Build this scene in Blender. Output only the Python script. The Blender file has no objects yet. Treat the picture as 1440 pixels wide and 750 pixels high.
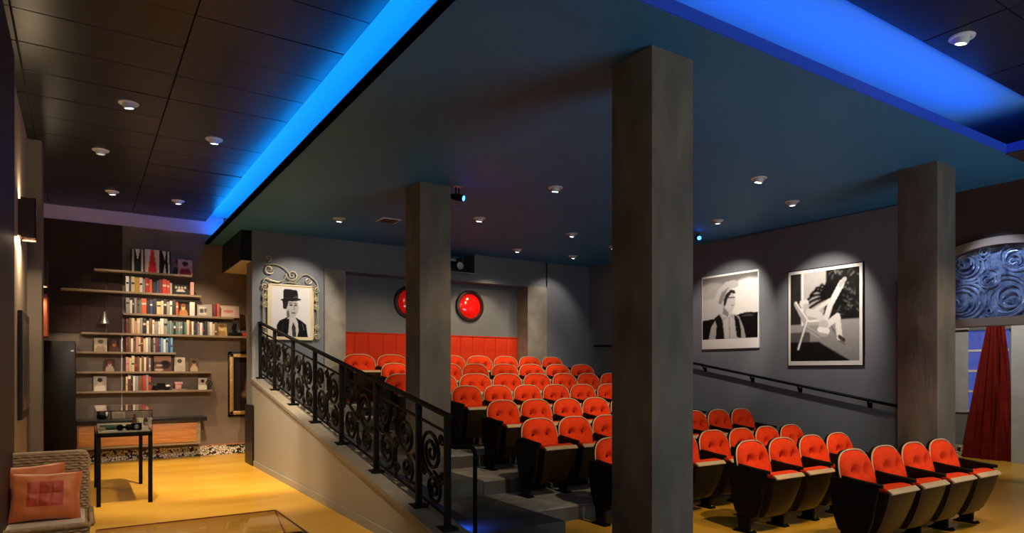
import bpy, bmesh, math, random
import numpy as np
from mathutils import Vector, Matrix
random.seed(7); rs = np.random.RandomState(5)
S = bpy.context.scene; C = S.collection
PI = math.pi
# ------------------------------------------------------------------ camera, world, exposure
cam = bpy.data.objects.new('camera', bpy.data.cameras.new('camera')); C.objects.link(cam)
cam.location = (0, 0, 1.6); cam.rotation_euler = (PI/2, 0, -math.radians(33.06))
cam.data.sensor_width = 36; cam.data.lens = 23.275; cam.data.shift_y = 0.1021; cam.data.clip_start = 0.05
S.camera = cam
S.view_settings.view_transform = 'Standard'; S.view_settings.look = 'None'
S.view_settings.exposure = 0.0; S.view_settings.gamma = 1; S.view_settings.use_curve_mapping = False
w = bpy.data.worlds.new('world'); S.world = w; w.use_nodes = True
w.node_tree.nodes['Background'].inputs[0].default_value = (0.02, 0.025, 0.05, 1)
w.node_tree.nodes['Background'].inputs[1].default_value = 0.3

WARM = (1.0, 0.74, 0.44); NEUT = (1.0, 0.86, 0.70); COOL = (0.80, 0.88, 1.0)
def look(o, target):
    d = Vector(target) - Vector(o.location); o.rotation_euler = d.to_track_quat('-Z', 'Y').to_euler()
def area(name, loc, target, sx, sy, power, col):
    l = bpy.data.lights.new(name, 'AREA'); l.shape = 'RECTANGLE'; l.size = sx; l.size_y = sy; l.energy = power; l.color = col
    o = bpy.data.objects.new(name, l); C.objects.link(o); o.location = loc; look(o, target); return o
# added fill lamps out of view: cool uplight for the ceiling, warm room fill
area('cool_fill_light', (6.8, -2.0, 0.6), (6.8, 2.2, 4.6), 4.0, 1.4, 150, (0.80, 0.92, 1.0))
area('warm_fill_light', (0.6, -1.5, 3.4), (2.2, 4, 1.6), 1.4, 1.2, 38, (1.0, .84, .66))
# blue strips of light lying in the ceiling trough behind its lip
def strip(name, loc, sx, sy, power, col):
    l = bpy.data.lights.new(name, 'AREA'); l.shape = 'RECTANGLE'; l.size = sx; l.size_y = sy; l.energy = power; l.color = col
    o = bpy.data.objects.new(name, l); C.objects.link(o); o.location = loc; o.rotation_euler = (PI, 0, 0); return o
strip('cove_strip_light', (2.16, 8.4, 4.13), 0.05, 10.4, 66, (0.0, 0.27, 1.0))
strip('cove_strip_light', (5.3, 3.32, 4.13), 6.2, 0.05, 27, (0.0, 0.10, 1.0))

# ------------------------------------------------------------------ materials
def N(nt, t, **kw):
    n = nt.nodes.new(t)
    for k, v in kw.items():
        if k.startswith('i_'): n.inputs[int(k[2:]) if k[2:].isdigit() else k[2:].replace('_', ' ')].default_value = v
        else: setattr(n, k, v)
    return n
def mat(name, col, rough=0.6, metal=0.0, col2=None, scale=6, bump=0.0, bscale=None, stretch=None, detail=5, contrast=(0.3, 0.7), spec=0.5, coat=0, emit=None, estr=0, sheen=0, trans=0, vary=0):
    m = bpy.data.materials.new(name); m.use_nodes = True; nt = m.node_tree; b = nt.nodes['Principled BSDF']
    c4 = lambda c: (c[0], c[1], c[2], 1)
    b.inputs['Base Color'].default_value = c4(col); b.inputs['Roughness'].default_value = rough; b.inputs['Metallic'].default_value = metal
    b.inputs['Specular IOR Level'].default_value = spec; b.inputs['Coat Weight'].default_value = coat
    if sheen: b.inputs['Sheen Weight'].default_value = sheen
    if trans: b.inputs['Transmission Weight'].default_value = trans
    if emit: b.inputs['Emission Color'].default_value = c4(emit); b.inputs['Emission Strength'].default_value = estr
    tc = N(nt, 'ShaderNodeTexCoord'); mp = N(nt, 'ShaderNodeMapping'); nt.links.new(tc.outputs['Object'], mp.inputs[0])
    if stretch: mp.inputs['Scale'].default_value = stretch
    if col2 is not None:
        no = N(nt, 'ShaderNodeTexNoise'); no.inputs['Scale'].default_value = scale; no.inputs['Detail'].default_value = detail; no.inputs['Distortion'].default_value = .4
        cr = N(nt, 'ShaderNodeValToRGB'); cr.color_ramp.elements[0].position = contrast[0]; cr.color_ramp.elements[1].position = contrast[1]
        cr.color_ramp.elements[0].color = c4(col); cr.color_ramp.elements[1].color = c4(col2)
        nt.links.new(mp.outputs[0], no.inputs[0]); nt.links.new(no.outputs[0], cr.inputs[0]); nt.links.new(cr.outputs[0], b.inputs['Base Color'])
    if bump:
        n2 = N(nt, 'ShaderNodeTexNoise'); n2.inputs['Scale'].default_value = bscale or scale * 4; n2.inputs['Detail'].default_value = 4
        bp = N(nt, 'ShaderNodeBump'); bp.inputs['Strength'].default_value = bump; bp.inputs['Distance'].default_value = 0.01
        nt.links.new(mp.outputs[0], n2.inputs[0]); nt.links.new(n2.outputs[0], bp.inputs['Height']); nt.links.new(bp.outputs[0], b.inputs['Normal'])
    return m
M = {}
M['floor'] = mat('stained_floor', (0.48, 0.25, 0.016), 0.32, col2=(0.66, 0.39, 0.055), scale=0.9, bump=0.03, bscale=12, stretch=(0.7, 2.2, 1), contrast=(0.25, 0.75))
M['carpet'] = mat('grey_carpet', (0.16, 0.157, 0.15), 0.85, spec=0.2, col2=(0.28, 0.275, 0.265), scale=5, bump=0.3, bscale=90)
M['aisle'] = mat('dark_aisle_carpet', (0.045, 0.045, 0.045), 0.85, spec=0.15, col2=(0.08, 0.08, 0.08), scale=5, bump=0.3, bscale=90)
M['riser'] = mat('dark_riser', (0.045, 0.04, 0.037), 0.55, col2=(0.06, 0.055, 0.05), scale=5)
M['graywall'] = mat('grey_wall_paint', (0.125, 0.14, 0.165), 0.6, col2=(0.14, 0.155, 0.18), scale=2.2, bump=0.05, bscale=60)
M['taupe'] = mat('taupe_wall_paint', (0.235, 0.235, 0.232), 0.5, col2=(0.26, 0.26, 0.257), scale=1.5, bump=0.04, bscale=60)
M['cap'] = mat('grey_cap_paint', (0.16, 0.15, 0.14), 0.5, col2=(0.20, 0.19, 0.175), scale=7)
M['plaster'] = mat('brown_plaster', (0.14, 0.098, 0.072), 0.55, col2=(0.20, 0.145, 0.108), scale=1.8, bump=0.1, bscale=9, detail=8)
M['darkwood'] = mat('dark_wall_panel', (0.028, 0.011, 0.008), 0.5, spec=0.2, col2=(0.034, 0.014, 0.010), scale=2, stretch=(8, 8, 1))
M['leftwall'] = mat('left_wall_plaster', (0.30, 0.24, 0.18), 0.6, col2=(0.36, 0.29, 0.22), scale=2)
M['leftdark'] = mat('left_pilaster_brown', (0.022, 0.009, 0.007), 0.6, col2=(0.026, 0.012, 0.009), scale=2)
M['pilgray'] = mat('pilaster_grey_brown', (0.14, 0.11, 0.085), 0.6, col2=(0.17, 0.135, 0.105), scale=2)
M['brown'] = mat('chocolate_wall_paint', (0.045, 0.028, 0.02), 0.6, col2=(0.052, 0.033, 0.025), scale=2)
M['pillar'] = mat('board_marked_concrete', (0.078, 0.068, 0.057), 0.75, col2=(0.175, 0.152, 0.126), scale=3.2, bump=0.6, bscale=16, stretch=(1, 1, 0.45), detail=9, contrast=(0.3, 0.72))
M['lipglow'] = mat('cobalt_lip_glow', (0.03, 0.10, 0.75), 0.6, spec=0.2)  # deep blue puts the cove's bounced glow into the lip's colour
M['pillarback'] = mat('lit_concrete', (0.20, 0.18, 0.155), 0.75, col2=(0.31, 0.285, 0.25), scale=3.2, bump=0.5, bscale=16, detail=9)  # lighter concrete copy, light on the back pilasters put into its colour
M['blueceil'] = mat('blue_ceiling_paint', (0.030, 0.165, 0.35), 0.6, col2=(0.034, 0.18, 0.38), scale=1.2)
M['tile'] = mat('dark_ceiling_tile', (0.013, 0.014, 0.022), 0.33, spec=0.2, col2=(0.018, 0.019, 0.028), scale=3, bump=0.04, bscale=3)
M['tilegrid'] = mat('black_ceiling_joint', (0.004, 0.004, 0.005), 0.8)
M['covetint'] = mat('glow_tinted_cove_paint', (0.16, 0.46, 0.56), 0.6)  # white cove tinted blue to carry the strips' glow in its colour
M['lilac'] = mat('pale_cornice_paint', (0.55, 0.45, 0.75), 0.6)
M['cream'] = mat('cream_paint', (0.62, 0.55, 0.44), 0.6)
M['black'] = mat('black_iron', (0.003, 0.003, 0.003), 0.55, spec=0.10)
M['blackpanel'] = mat('black_lacquer', (0.006, 0.005, 0.005), 0.35, spec=0.15)
M['chairblack'] = mat('black_seat_side', (0.007, 0.005, 0.004), 0.5, col2=(0.010, 0.007, 0.006), scale=9, spec=0.08)
M['pan'] = mat('brown_seat_pan', (0.016, 0.010, 0.005), 0.33, col2=(0.026, 0.016, 0.008), scale=5, stretch=(3, 3, .6), spec=0.2)
M['redfab'] = mat('orange_red_velvet', (0.58, 0.036, 0.008), 0.9, col2=(0.68, 0.052, 0.011), scale=22, bump=0.15, bscale=120, spec=0.08)
M['button'] = mat('shaded_velvet_button', (0.10, 0.008, 0.004), 0.9, spec=0.05)  # buttons darkened, shade of the dimples put into their colour
M['edge'] = mat('cream_seat_edge', (0.50, 0.38, 0.24), 0.4)
M['redpad'] = mat('red_wall_padding', (0.52, 0.028, 0.007), 0.75, col2=(0.60, 0.038, 0.010), scale=14, bump=0.1, bscale=80, spec=0.15)
M['lens'] = mat('lamp_lens', (1, 1, 1), 0.3, emit=(1.0, 0.95, 0.88), estr=26)
M['lensdim'] = mat('lamp_lens_dim', (0.5, 0.48, 0.45), 0.3, emit=(1.0, 0.93, 0.82), estr=0.5)
M['trimring'] = mat('white_lamp_ring', (0.62, 0.62, 0.64), 0.4, emit=None)
M['blueled'] = mat('blue_led', (0.1, 0.2, 1), 0.4, emit=(0.02, 0.12, 1.0), estr=14)
M['cyanled'] = mat('blue_strip_led', (0.1, 0.3, 1), 0.4, emit=(0.0, 0.25, 1.0), estr=3)
M['porthole'] = mat('red_glass_porthole', (0.55, 0.006, 0.004), 0.12, coat=0.6, emit=(0.9, 0.010, 0.006), estr=0.22)
M['ring'] = mat('black_red_ring', (0.03, 0.012, 0.010), 0.4)
M['gold'] = mat('gold_frame', (0.55, 0.36, 0.13), 0.4, metal=0.6, col2=(0.38, 0.22, 0.07), scale=30, bump=0.4, bscale=60)
M['iron_cream'] = mat('champagne_scroll', (0.42, 0.37, 0.24), 0.45, metal=0.3)
M['palegold'] = mat('pale_gold_mount', (0.68, 0.57, 0.36), 0.5)
M['white'] = mat('white_border', (0.75, 0.74, 0.74), 0.5)
M['wood'] = mat('orange_wood', (0.30, 0.105, 0.026), 0.42, col2=(0.48, 0.20, 0.055), scale=4, stretch=(0.8, 5, 9), detail=7)
M['shelfwood'] = mat('shelf_wood', (0.20, 0.145, 0.095), 0.5, col2=(0.27, 0.20, 0.135), scale=4, stretch=(0.6, 6, 6))
M['granite'] = mat('black_worktop', (0.012, 0.011, 0.012), 0.2)
M['glass'] = mat('clear_glass', (0.95, 0.97, 0.95), 0.02, trans=1.0)
M['glass'].node_tree.nodes['Principled BSDF'].inputs['IOR'].default_value = 1.12
M['wicker'] = mat('woven_wicker', (0.22, 0.14, 0.075), 0.6, col2=(0.38, 0.27, 0.155), scale=30, bump=0.3, bscale=60)
M['silk'] = mat('orange_silk', (0.62, 0.17, 0.035), 0.5, col2=(0.48, 0.10, 0.025), scale=4, sheen=0.3, bump=0.5, bscale=7)
M['silkred'] = mat('red_silk_patch', (0.50, 0.050, 0.012), 0.45, col2=(0.36, 0.035, 0.012), scale=14, sheen=0.3, bump=0.5, bscale=20)
M['drape'] = mat('red_velvet_drape', (0.17, 0.013, 0.009), 0.85, spec=0.1, col2=(0.12, 0.008, 0.006), scale=5)
M['tin'] = mat('blue_silver_relief', (0.42, 0.54, 0.80), 0.25, metal=0.55, col2=(0.06, 0.09, 0.22), scale=9, bump=0.9, bscale=14)
M['archwood'] = mat('tan_arch_paint', (0.20, 0.135, 0.095), 0.5)
M['copper'] = mat('copper_edge', (0.35, 0.08, 0.03), 0.35, metal=0.5)
M['metal'] = mat('brushed_metal', (0.5, 0.48, 0.45), 0.3, metal=0.9)
M['slit'] = mat('amber_lamp_slit', (1, .7, .4), 0.4, emit=(1.0, 0.72, 0.42), estr=5)
M['pane'] = mat('dusk_window_pane', (0.03, 0.06, 0.25), 0.1, emit=(0.10, 0.16, 0.75), estr=0.35, col2=(0.12, 0.1, 0.3), scale=6)
M['slate'] = mat('slate_blue_wall', (0.14, 0.16, 0.18), 0.6, col2=(0.17, 0.19, 0.21), scale=2)
M['palegrey'] = mat('pale_grey_column', (0.34, 0.38, 0.41), 0.6, col2=(0.42, 0.46, 0.49), scale=4)
M['amberglass'] = mat('amber_tinted_glass', (0.98, 0.95, 0.87), 0.04, trans=1.0)
M['amberglass'].node_tree.nodes['Principled BSDF'].inputs['IOR'].default_value = 1.15
M['paper'] = mat('book_pages', (0.55, 0.48, 0.38), 0.8)
M['redplastic'] = mat('red_enamel', (0.6, 0.03, 0.02), 0.4)
M['green'] = mat('green_baize', (0.05, 0.14, 0.06), 0.8)
# pebble mosaic
def mosaic():
    m = mat('pebble_mosaic', (0.5, 0.45, 0.38), 0.6); nt = m.node_tree; b = nt.nodes['Principled BSDF']
    tc = N(nt, 'ShaderNodeTexCoord'); v = N(nt, 'ShaderNodeTexVoronoi', feature='DISTANCE_TO_EDGE'); v.inputs['Scale'].default_value = 24
    v2 = N(nt, 'ShaderNodeTexVoronoi'); v2.inputs['Scale'].default_value = 24
    cr = N(nt, 'ShaderNodeValToRGB'); cr.color_ramp.interpolation = 'CONSTANT'
    cr.color_ramp.elements[0].color = (0.015, 0.012, 0.01, 1); cr.color_ramp.elements[1].color = (0.68, 0.60, 0.49, 1); cr.color_ramp.elements[1].position = 0.07
    sp = N(nt, 'ShaderNodeSeparateColor'); g = N(nt, 'ShaderNodeMath', operation='GREATER_THAN'); g.inputs[1].default_value = 0.2
    mx = N(nt, 'ShaderNodeMix', data_type='RGBA'); mx.inputs[6].default_value = (0.015, 0.012, 0.01, 1)
    nt.links.new(tc.outputs['Object'], v.inputs[0]); nt.links.new(tc.outputs['Object'], v2.inputs[0])
    nt.links.new(v.outputs['Distance'], cr.inputs[0]); nt.links.new(v2.outputs['Color'], sp.inputs[0]); nt.links.new(sp.outputs[0], g.inputs[0])
    nt.links.new(g.outputs[0], mx.inputs[0]); nt.links.new(cr.outputs[0], mx.inputs[7]); nt.links.new(mx.outputs[2], b.inputs['Base Color'])
    bp = N(nt, 'ShaderNodeBump'); bp.inputs['Distance'].default_value = 0.01; nt.links.new(v.outputs['Distance'], bp.inputs['Height']); nt.links.new(bp.outputs[0], b.inputs['Normal'])
    return m
M['mosaic'] = mosaic()
def printmat():
    m = mat('photographic_print', (1, 1, 1), 0.5, spec=0.12); nt = m.node_tree
    a = N(nt, 'ShaderNodeAttribute', attribute_name='Col'); nt.links.new(a.outputs['Color'], nt.nodes['Principled BSDF'].inputs['Base Color']); return m
M['print'] = printmat()
BOOKC = {'black': (0.02, 0.018, 0.02), 'white': (0.66, 0.62, 0.57), 'red': (0.42, 0.03, 0.02), 'cream': (0.55, 0.45, 0.28), 'grey': (0.26, 0.25, 0.25), 'navy': (0.03, 0.05, 0.16), 'yellow': (0.45, 0.27, 0.04), 'orange': (0.60, 0.10, 0.03), 'brown': (0.14, 0.07, 0.035), 'teal': (0.08, 0.20, 0.18), 'blue': (0.12, 0.30, 0.50), 'pink': (0.5, 0.26, 0.24), 'maroon': (0.13, 0.02, 0.02)}
for k, c in BOOKC.items(): M['bk_' + k] = mat('book_' + k, c, 0.5)

# ------------------------------------------------------------------ mesh helpers
def box(bm, x0, x1, y0, y1, z0, z1, bev=0.0, mi=0):
    vs = [bm.verts.new((x, y, z)) for x in (x0, x1) for y in (y0, y1) for z in (z0, z1)]
    fs = [(0, 1, 3, 2), (4, 6, 7, 5), (0, 4, 5, 1), (2, 3, 7, 6), (0, 2, 6, 4), (1, 5, 7, 3)]
    F = [bm.faces.new([vs[i] for i in f]) for f in fs]
    for f in F: f.material_index = mi
    if bev:
        es = list({e for f in F for e in f.edges})
        bmesh.ops.bevel(bm, geom=es, offset=bev, segments=2, affect='EDGES', profile=0.6)
    return F
def prism(bm, poly, axis, a, b, mi=0):
    def P(p, t): return {'x': (t, p[0], p[1]), 'y': (p[0], t, p[1]), 'z': (p[0], p[1], t)}[axis]
    A = [bm.verts.new(P(p, a)) for p in poly]; B = [bm.verts.new(P(p, b)) for p in poly]
    F = [bm.faces.new(A), bm.faces.new(B[::-1])]; n = len(poly)
    for i in range(n): F.append(bm.faces.new((A[i], B[i], B[(i+1) % n], A[(i+1) % n])))
    for f in F: f.material_index = mi
    return F
def tube(bm, pts, r, seg=6, closed=False):
    pts = [Vector(p) for p in pts]; n = len(pts); rings = []
    up = None
    for i, p in enumerate(pts):
        a = pts[i-1] if (i > 0 or closed) else p; b = pts[(i+1) % n] if (i < n-1 or closed) else p
        t = (b - a).normalized()
        if up is None:
            up = t.orthogonal().normalized()
        up = (up - t * up.dot(t)); up = up.normalized() if up.length > 1e-6 else t.orthogonal().normalized()
        s = t.cross(up); rr = r(i/(n-1)) if callable(r) else r
        rings.append([bm.verts.new(p + (up*math.cos(2*PI*k/seg) + s*math.sin(2*PI*k/seg))*rr) for k in range(seg)])
    m = n if closed else n-1
    for i in range(m):
        A, B = rings[i], rings[(i+1) % n]
        for k in range(seg): bm.faces.new((A[k], A[(k+1) % seg], B[(k+1) % seg], B[k]))
    if not closed: bm.faces.new(rings[0][::-1]); bm.faces.new(rings[-1])
def lathe(bm, prof, seg=20, c=(0, 0, 0), mi=0):
    rings = []
    for r, z in prof:
        rings.append([bm.verts.new((c[0]+r*math.cos(2*PI*k/seg), c[1]+r*math.sin(2*PI*k/seg), c[2]+z)) for k in range(seg)] if r > 1e-5 else [bm.verts.new((c[0], c[1], c[2]+z))])
    for A, B in zip(rings, rings[1:]):
        for k in range(seg):
            a = A if len(A) > 1 else A*seg; b = B if len(B) > 1 else B*seg
            q = []
            for v in (a[k], a[(k+1) % seg], b[(k+1) % seg], b[k]):
                if v not in q: q.append(v)
            if len(q) > 2: bm.faces.new(q).material_index = mi
def sphere(bm, c, r, sq=(1, 1, 1), seg=12):
    m = Matrix.Translation(c) @ Matrix.Diagonal((r*sq[0], r*sq[1], r*sq[2], 1))
    bmesh.ops.create_uvsphere(bm, u_segments=seg, v_segments=seg*2//3, radius=1, matrix=m)
def smooth_by_angle(me, ang=40):
    bm = bmesh.new(); bm.from_mesh(me)
    for f in bm.faces: f.smooth = True
    for e in bm.edges:
        if len(e.link_faces) == 2 and e.calc_face_angle(0) > math.radians(ang): e.smooth = False
    bm.to_mesh(me); bm.free()
def ob(name, bm, m, parent=None, smooth=True, **props):
    bmesh.ops.recalc_face_normals(bm, faces=bm.faces)
    me = bpy.data.meshes.new(name); bm.to_mesh(me); bm.free()
    for mm in (m if isinstance(m, (list, tuple)) else [m]): me.materials.append(M[mm] if isinstance(mm, str) else mm)
    if smooth: smooth_by_angle(me)
    o = bpy.data.objects.new(name, me); C.objects.link(o)
    if parent is not None: o.parent = parent
    for k, v in props.items(): o[k] = v
    return o
def thing(name, label, cat, loc=(0, 0, 0), rz=0, group=None, **kw):
    o = bpy.data.objects.new(name, None); C.objects.link(o); o.location = loc; o.rotation_euler = (0, 0, rz); o.empty_display_size = .1
    o['label'] = label; o['category'] = cat
    if group: o['group'] = group
    for k, v in kw.items(): o[k] = v
    return o
def tag(o, label, cat, group=None):
    o['label'] = label; o['category'] = cat
    if group: o['group'] = group
    return o
KIDS = {}
def kids(o): return [c for c in bpy.data.objects if c.parent is o]
def dup(o, parent=None, tree=None):
    c = o.copy(); C.objects.link(c)
    if parent is not None: c.parent = parent
    for ch in (tree or {}).get(o, []): dup(ch, c, tree)
    return c
def tree_of(o):
    t = {}; st = [o]
    while st:
        x = st.pop(); k = kids(x); t[x] = k; st += k
    return t
def B(*a, **k):
    bm = bmesh.new(); box(bm, *a, **k); return bm
def struct(name, bm, m, parent=None, label=None, smooth=False):
    o = ob(name, bm, m, parent, smooth=smooth)
    if parent is None:
        o['kind'] = 'structure'; o['category'] = name.split('_')[0]
        if label: o['label'] = label
    return o
ORD = ['zeroth', 'first', 'second', 'third', 'fourth', 'fifth', 'sixth', 'seventh', 'eighth', 'ninth', 'tenth', 'eleventh', 'twelfth', 'thirteenth', 'fourteenth', 'fifteenth', 'sixteenth', 'seventeenth', 'eighteenth', 'nineteenth', 'twentieth', 'twenty-first', 'twenty-second', 'twenty-third', 'twenty-fourth', 'twenty-fifth', 'twenty-sixth', 'twenty-seventh', 'twenty-eighth', 'twenty-ninth', 'thirtieth', 'thirty-first', 'thirty-second', 'thirty-third', 'thirty-fourth', 'thirty-fifth', 'thirty-sixth', 'thirty-seventh', 'thirty-eighth', 'thirty-ninth', 'fortieth']

# ------------------------------------------------------------------ flat prints painted on a fine grid
class Pic:
    def __init__(s, w, h, bg): s.w, s.h = w, h; s.X, s.Y = np.meshgrid((np.arange(w)+.5)/w, (np.arange(h)+.5)/h); s.a = np.zeros((h, w, 3)) + np.array(bg)
    def put(s, m, col):
        m = m[..., None].astype(float); s.a = s.a*(1-m) + m*np.array(col)
    def poly(s, pts, col):
        m = np.zeros(s.X.shape, bool); n = len(pts)
        for i in range(n):
            x0, y0 = pts[i]; x1, y1 = pts[(i+1) % n]
            if y0 == y1: continue
            c = ((s.Y >= y0) != (s.Y >= y1)) & (s.X < (x1-x0)*(s.Y-y0)/(y1-y0)+x0); m ^= c
        s.put(m, col)
    def ell(s, cx, cy, rx, ry, col, rot=0):
        dx, dy = s.X-cx, s.Y-cy; c, t = math.cos(rot), math.sin(rot)
        s.put(((dx*c+dy*t)/rx)**2 + ((-dx*t+dy*c)/ry)**2 < 1, col)
    def line(s, pts, wd, col):
        for (x0, y0), (x1, y1) in zip(pts, pts[1:]):
            L = (x1-x0)**2+(y1-y0)**2+1e-9; t = np.clip(((s.X-x0)*(x1-x0)+(s.Y-y0)*(y1-y0))/L, 0, 1)
            s.put((s.X-x0-t*(x1-x0))**2+(s.Y-y0-t*(y1-y0))**2 < wd*wd, col)
    def grad(s, c0, c1, y0=0, y1=1):
        m = ((s.Y >= y0) & (s.Y <= y1)); t = np.clip((s.Y-y0)/(y1-y0), 0, 1)[..., None]
        g = np.array(c0)*(1-t)+np.array(c1)*t; s.a = np.where(m[..., None], g, s.a)
    def blur(s, n=1):
        for _ in range(n):
            p = np.pad(s.a, ((1, 1), (1, 1), (0, 0)), 'edge'); s.a = (p[1:-1, 1:-1]*2+p[:-2, 1:-1]+p[2:, 1:-1]+p[1:-1, :-2]+p[1:-1, 2:])/6
    def noise(s, k, n=3):
        r = rs.rand(s.h, s.w); 
        for _ in range(n):
            p = np.pad(r, 1, 'edge'); r = (p[1:-1, 1:-1]*2+p[:-2, 1:-1]+p[2:, 1:-1]+p[1:-1, :-2]+p[1:-1, 2:])/6
        s.a = np.clip(s.a*(1+k*(r-.5)[..., None]*2), 0, 1)
    def mesh(s, name, org, ux, uz):
        org, ux, uz = Vector(org), Vector(ux), Vector(uz); w, h = s.w, s.h
        vs = [org+ux*(i/w)+uz*(j/h) for j in range(h+1) for i in range(w+1)]
        fs = [(j*(w+1)+i, j*(w+1)+i+1, (j+1)*(w+1)+i+1, (j+1)*(w+1)+i) for j in range(h) for i in range(w)]
        me = bpy.data.meshes.new(name); me.from_pydata(vs, [], fs)
        at = me.color_attributes.new('Col', 'FLOAT_COLOR', 'CORNER')
        c = np.ones((h*w, 4, 4), np.float32); c[:, :, :3] = (s.a.reshape(-1, 1, 3))
        at.data.foreach_set('color', c.ravel()); me.materials.append(M['print']); return me
def print_obj(name, pic, org, ux, uz, parent):
    o = bpy.data.objects.new(name, pic.mesh(name, org, ux, uz)); C.objects.link(o); o.parent = parent; return o

# ================================================================== STRUCTURE
bm = B(-0.8, 14.6, -3.2, 14.0, -0.1, 0.0); struct('floor', bm, 'floor', label='glossy amber stained floor')
# upper ceiling (cove soffit tinted blue) and dropped dark tiles
ceil = struct('ceiling', B(-0.8, 14.6, -3.2, 14.0, 4.54, 4.64), 'covetint', label='high ceiling of dark tiles with blue tinted cove edge')
struct('joint_board', B(-0.56, 1.96, -3.0, 13.68, 4.445, 4.54), 'tilegrid', ceil)
struct('joint_board', B(1.96, 8.50, -3.0, 2.83, 4.445, 4.54), 'tilegrid', ceil)
tm = None
def tile(x, y, wx, wy):
    bm = bmesh.new(); box(bm, 0.006, wx-0.006, 0.006, wy-0.006, 0, 0.02, bev=0.003)
    return bm
def tiles(x0, x1, wx, y0, y1, wy):
    cache = {}
    nx = int(math.ceil((x1-x0)/wx-1e-6)); ny = int(math.ceil((y1-y0)/wy-1e-6))
    for i in range(nx):
        for j in range(ny):
            xa = x1-wx*(i+1); w_ = wx
            if xa < x0: w_ = wx-(x0-xa); xa = x0
            ya = y0+wy*j; h_ = min(wy, y1-ya)
            k = (round(w_, 3), round(h_, 3))
            if w_ < .05 or h_ < .05: continue
            if k not in cache:
                o = ob('ceiling_tile', tile(0, 0, w_, h_), 'tile', ceil, smooth=False); cache[k] = o.data
            else:
                o = bpy.data.objects.new('ceiling_tile', cache[k]); C.objects.link(o); o.parent = ceil
            o.location = (xa, ya, 4.428+random.uniform(-.002, .002)); o.rotation_euler = (random.uniform(-.004, .004), random.uniform(-.003, .003), 0)
tiles(-0.55, 1.98, 1.22, 0.66, 13.67, 0.64)
tiles(1.98, 8.50, 1.22, 0.3, 2.85, 0.64)
# blue theatre ceiling slab with a raised lip round the light trough
bc = struct('ceiling.001', B(1.97, 9.85, 3.15, 12.3, 4.0, 4.05), 'blueceil', label='deep blue lowered ceiling over the seats')
struct('ceiling_lip', B(1.97, 2.03, 3.21, 13.68, 4.0, 4.038), 'blueceil', bc)
struct('ceiling_lip', B(1.97, 8.55, 3.14, 3.21, 4.003, 4.10), 'lipglow', bc)
struct('ceiling_lip', B(8.54, 8.61, -3.0, 3.21, 4.003, 4.10), 'lipglow', bc)
struct('ceiling_slab', B(8.55, 14.5, -3.0, 3.15, 3.99, 4.05), 'brown', bc)
struct('ceiling_slab', B(9.85, 14.5, 3.15, 8.0, 3.99, 4.05), 'brown', bc)
struct('ceiling_slab', B(1.97, 4.2, 12.3, 13.69, 4.0, 4.05), 'blueceil', bc)
# LED tape lying in the trough
led = thing('led_strip', 'blue light strip in the left ceiling trough', 'light strip', (0, 0, 0)); led['kind'] = 'structure'
ob('led_tape', B(2.12, 2.18, 3.3, 13.5, 4.055, 4.075), 'cyanled', led); ob('led_tape', B(2.3, 8.4, 3.28, 3.34, 4.055, 4.075), 'cyanled', led)
# bulkhead at the far end
struct('ceiling_bulkhead', B(2.29, 4.2, 11.95, 13.69, 3.485, 4.0), ['cream'], bc)
struct('ceiling_bulkhead_front', B(2.27, 2.44, 11.92, 11.95, 3.487, 4.0), 'blackpanel', bc)
struct('ceiling_bulkhead_side', B(2.27, 2.29, 11.95, 13.69, 3.487, 4.0), 'blackpanel', bc)
# far shelf wall
ws = struct('wall_far', B(-0.8, 4.2, 13.69, 13.9, 0, 4.6), 'plaster', label='brown plaster wall behind the bookshelves')
struct('wall_cornice', B(-0.55, 2.29, 13.67, 13.69, 4.19, 4.54), 'lilac', ws)
for a, b in ((-0.55, -0.02), (-0.01, 0.37), (0.38, 0.617)):
    struct('wall_panel', B(a, b, 13.655, 13.69, 2.26, 4.185, bev=0.004), 'darkwood', ws)
struct('trim_1', B(1.93, 2.72, 13.655, 13.69, 0.182, 0.20), 'wood', label='thin wooden strip above the pebble skirting')
struct('baseboard_far', B(-0.06, 2.72, 13.66, 13.69, 0.0, 0.182), 'mosaic', label='black and cream pebble skirting below the shelves')
struct('wall_far_side', B(4.1, 4.2, 12.3, 13.69, 0, 4.0), 'plaster')
# left wall: recessed plaster, pilasters
struct('wall_left', B(-0.8, -0.55, -3.2, 13.69, 0, 4.6), 'leftwall', label='left plaster wall washed by sconces')
struct('wall_left_pilaster', B(-0.56, -0.50, -3.0, 7.40, 0, 4.425), 'leftdark', label='dark brown pier of the left wall')
struct('wall_left_pilaster.001', B(-0.56, -0.405, 9.95, 10.45, 0, 4.425), 'pilgray', label='grey brown pilaster of the left wall')
struct('wall_rear', B(-0.8, 14.6, -3.2, -3.0, 0, 4.6), 'graywall')
# back wall with recess, right wall
wb = struct('wall_back', B(2.44, 3.67, 11.86, 12.3, 0, 4.0), 'graywall', label='grey back wall with recessed middle')
struct('wall_face', B(3.67, 6.15, 11.86, 12.3, 3.43, 4.0), 'graywall', wb)
struct('wall_face', B(6.15, 6.80, 11.86, 12.3, 3.43, 3.60), 'graywall', wb)
struct('wall_face', B(6.80, 8.65, 11.86, 12.3, 3.43, 4.0), 'graywall', wb)
struct('wall_face', B(8.62, 9.85, 11.86, 12.3, 0, 4.0), 'graywall', wb)
struct('wall_recess', B(3.67, 8.65, 12.26, 12.4, 0, 3.6), 'graywall', wb)
struct('projection_box', B(6.15, 6.80, 12.3, 12.9, 3.5, 3.6), 'cream', wb)
struct('projection_box', B(6.15, 6.80, 12.55, 12.9, 3.6, 4.0), 'cream', wb)
struct('projection_box', B(6.74, 6.80, 12.3, 12.9, 3.6, 4.0), 'brown', wb)
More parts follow.
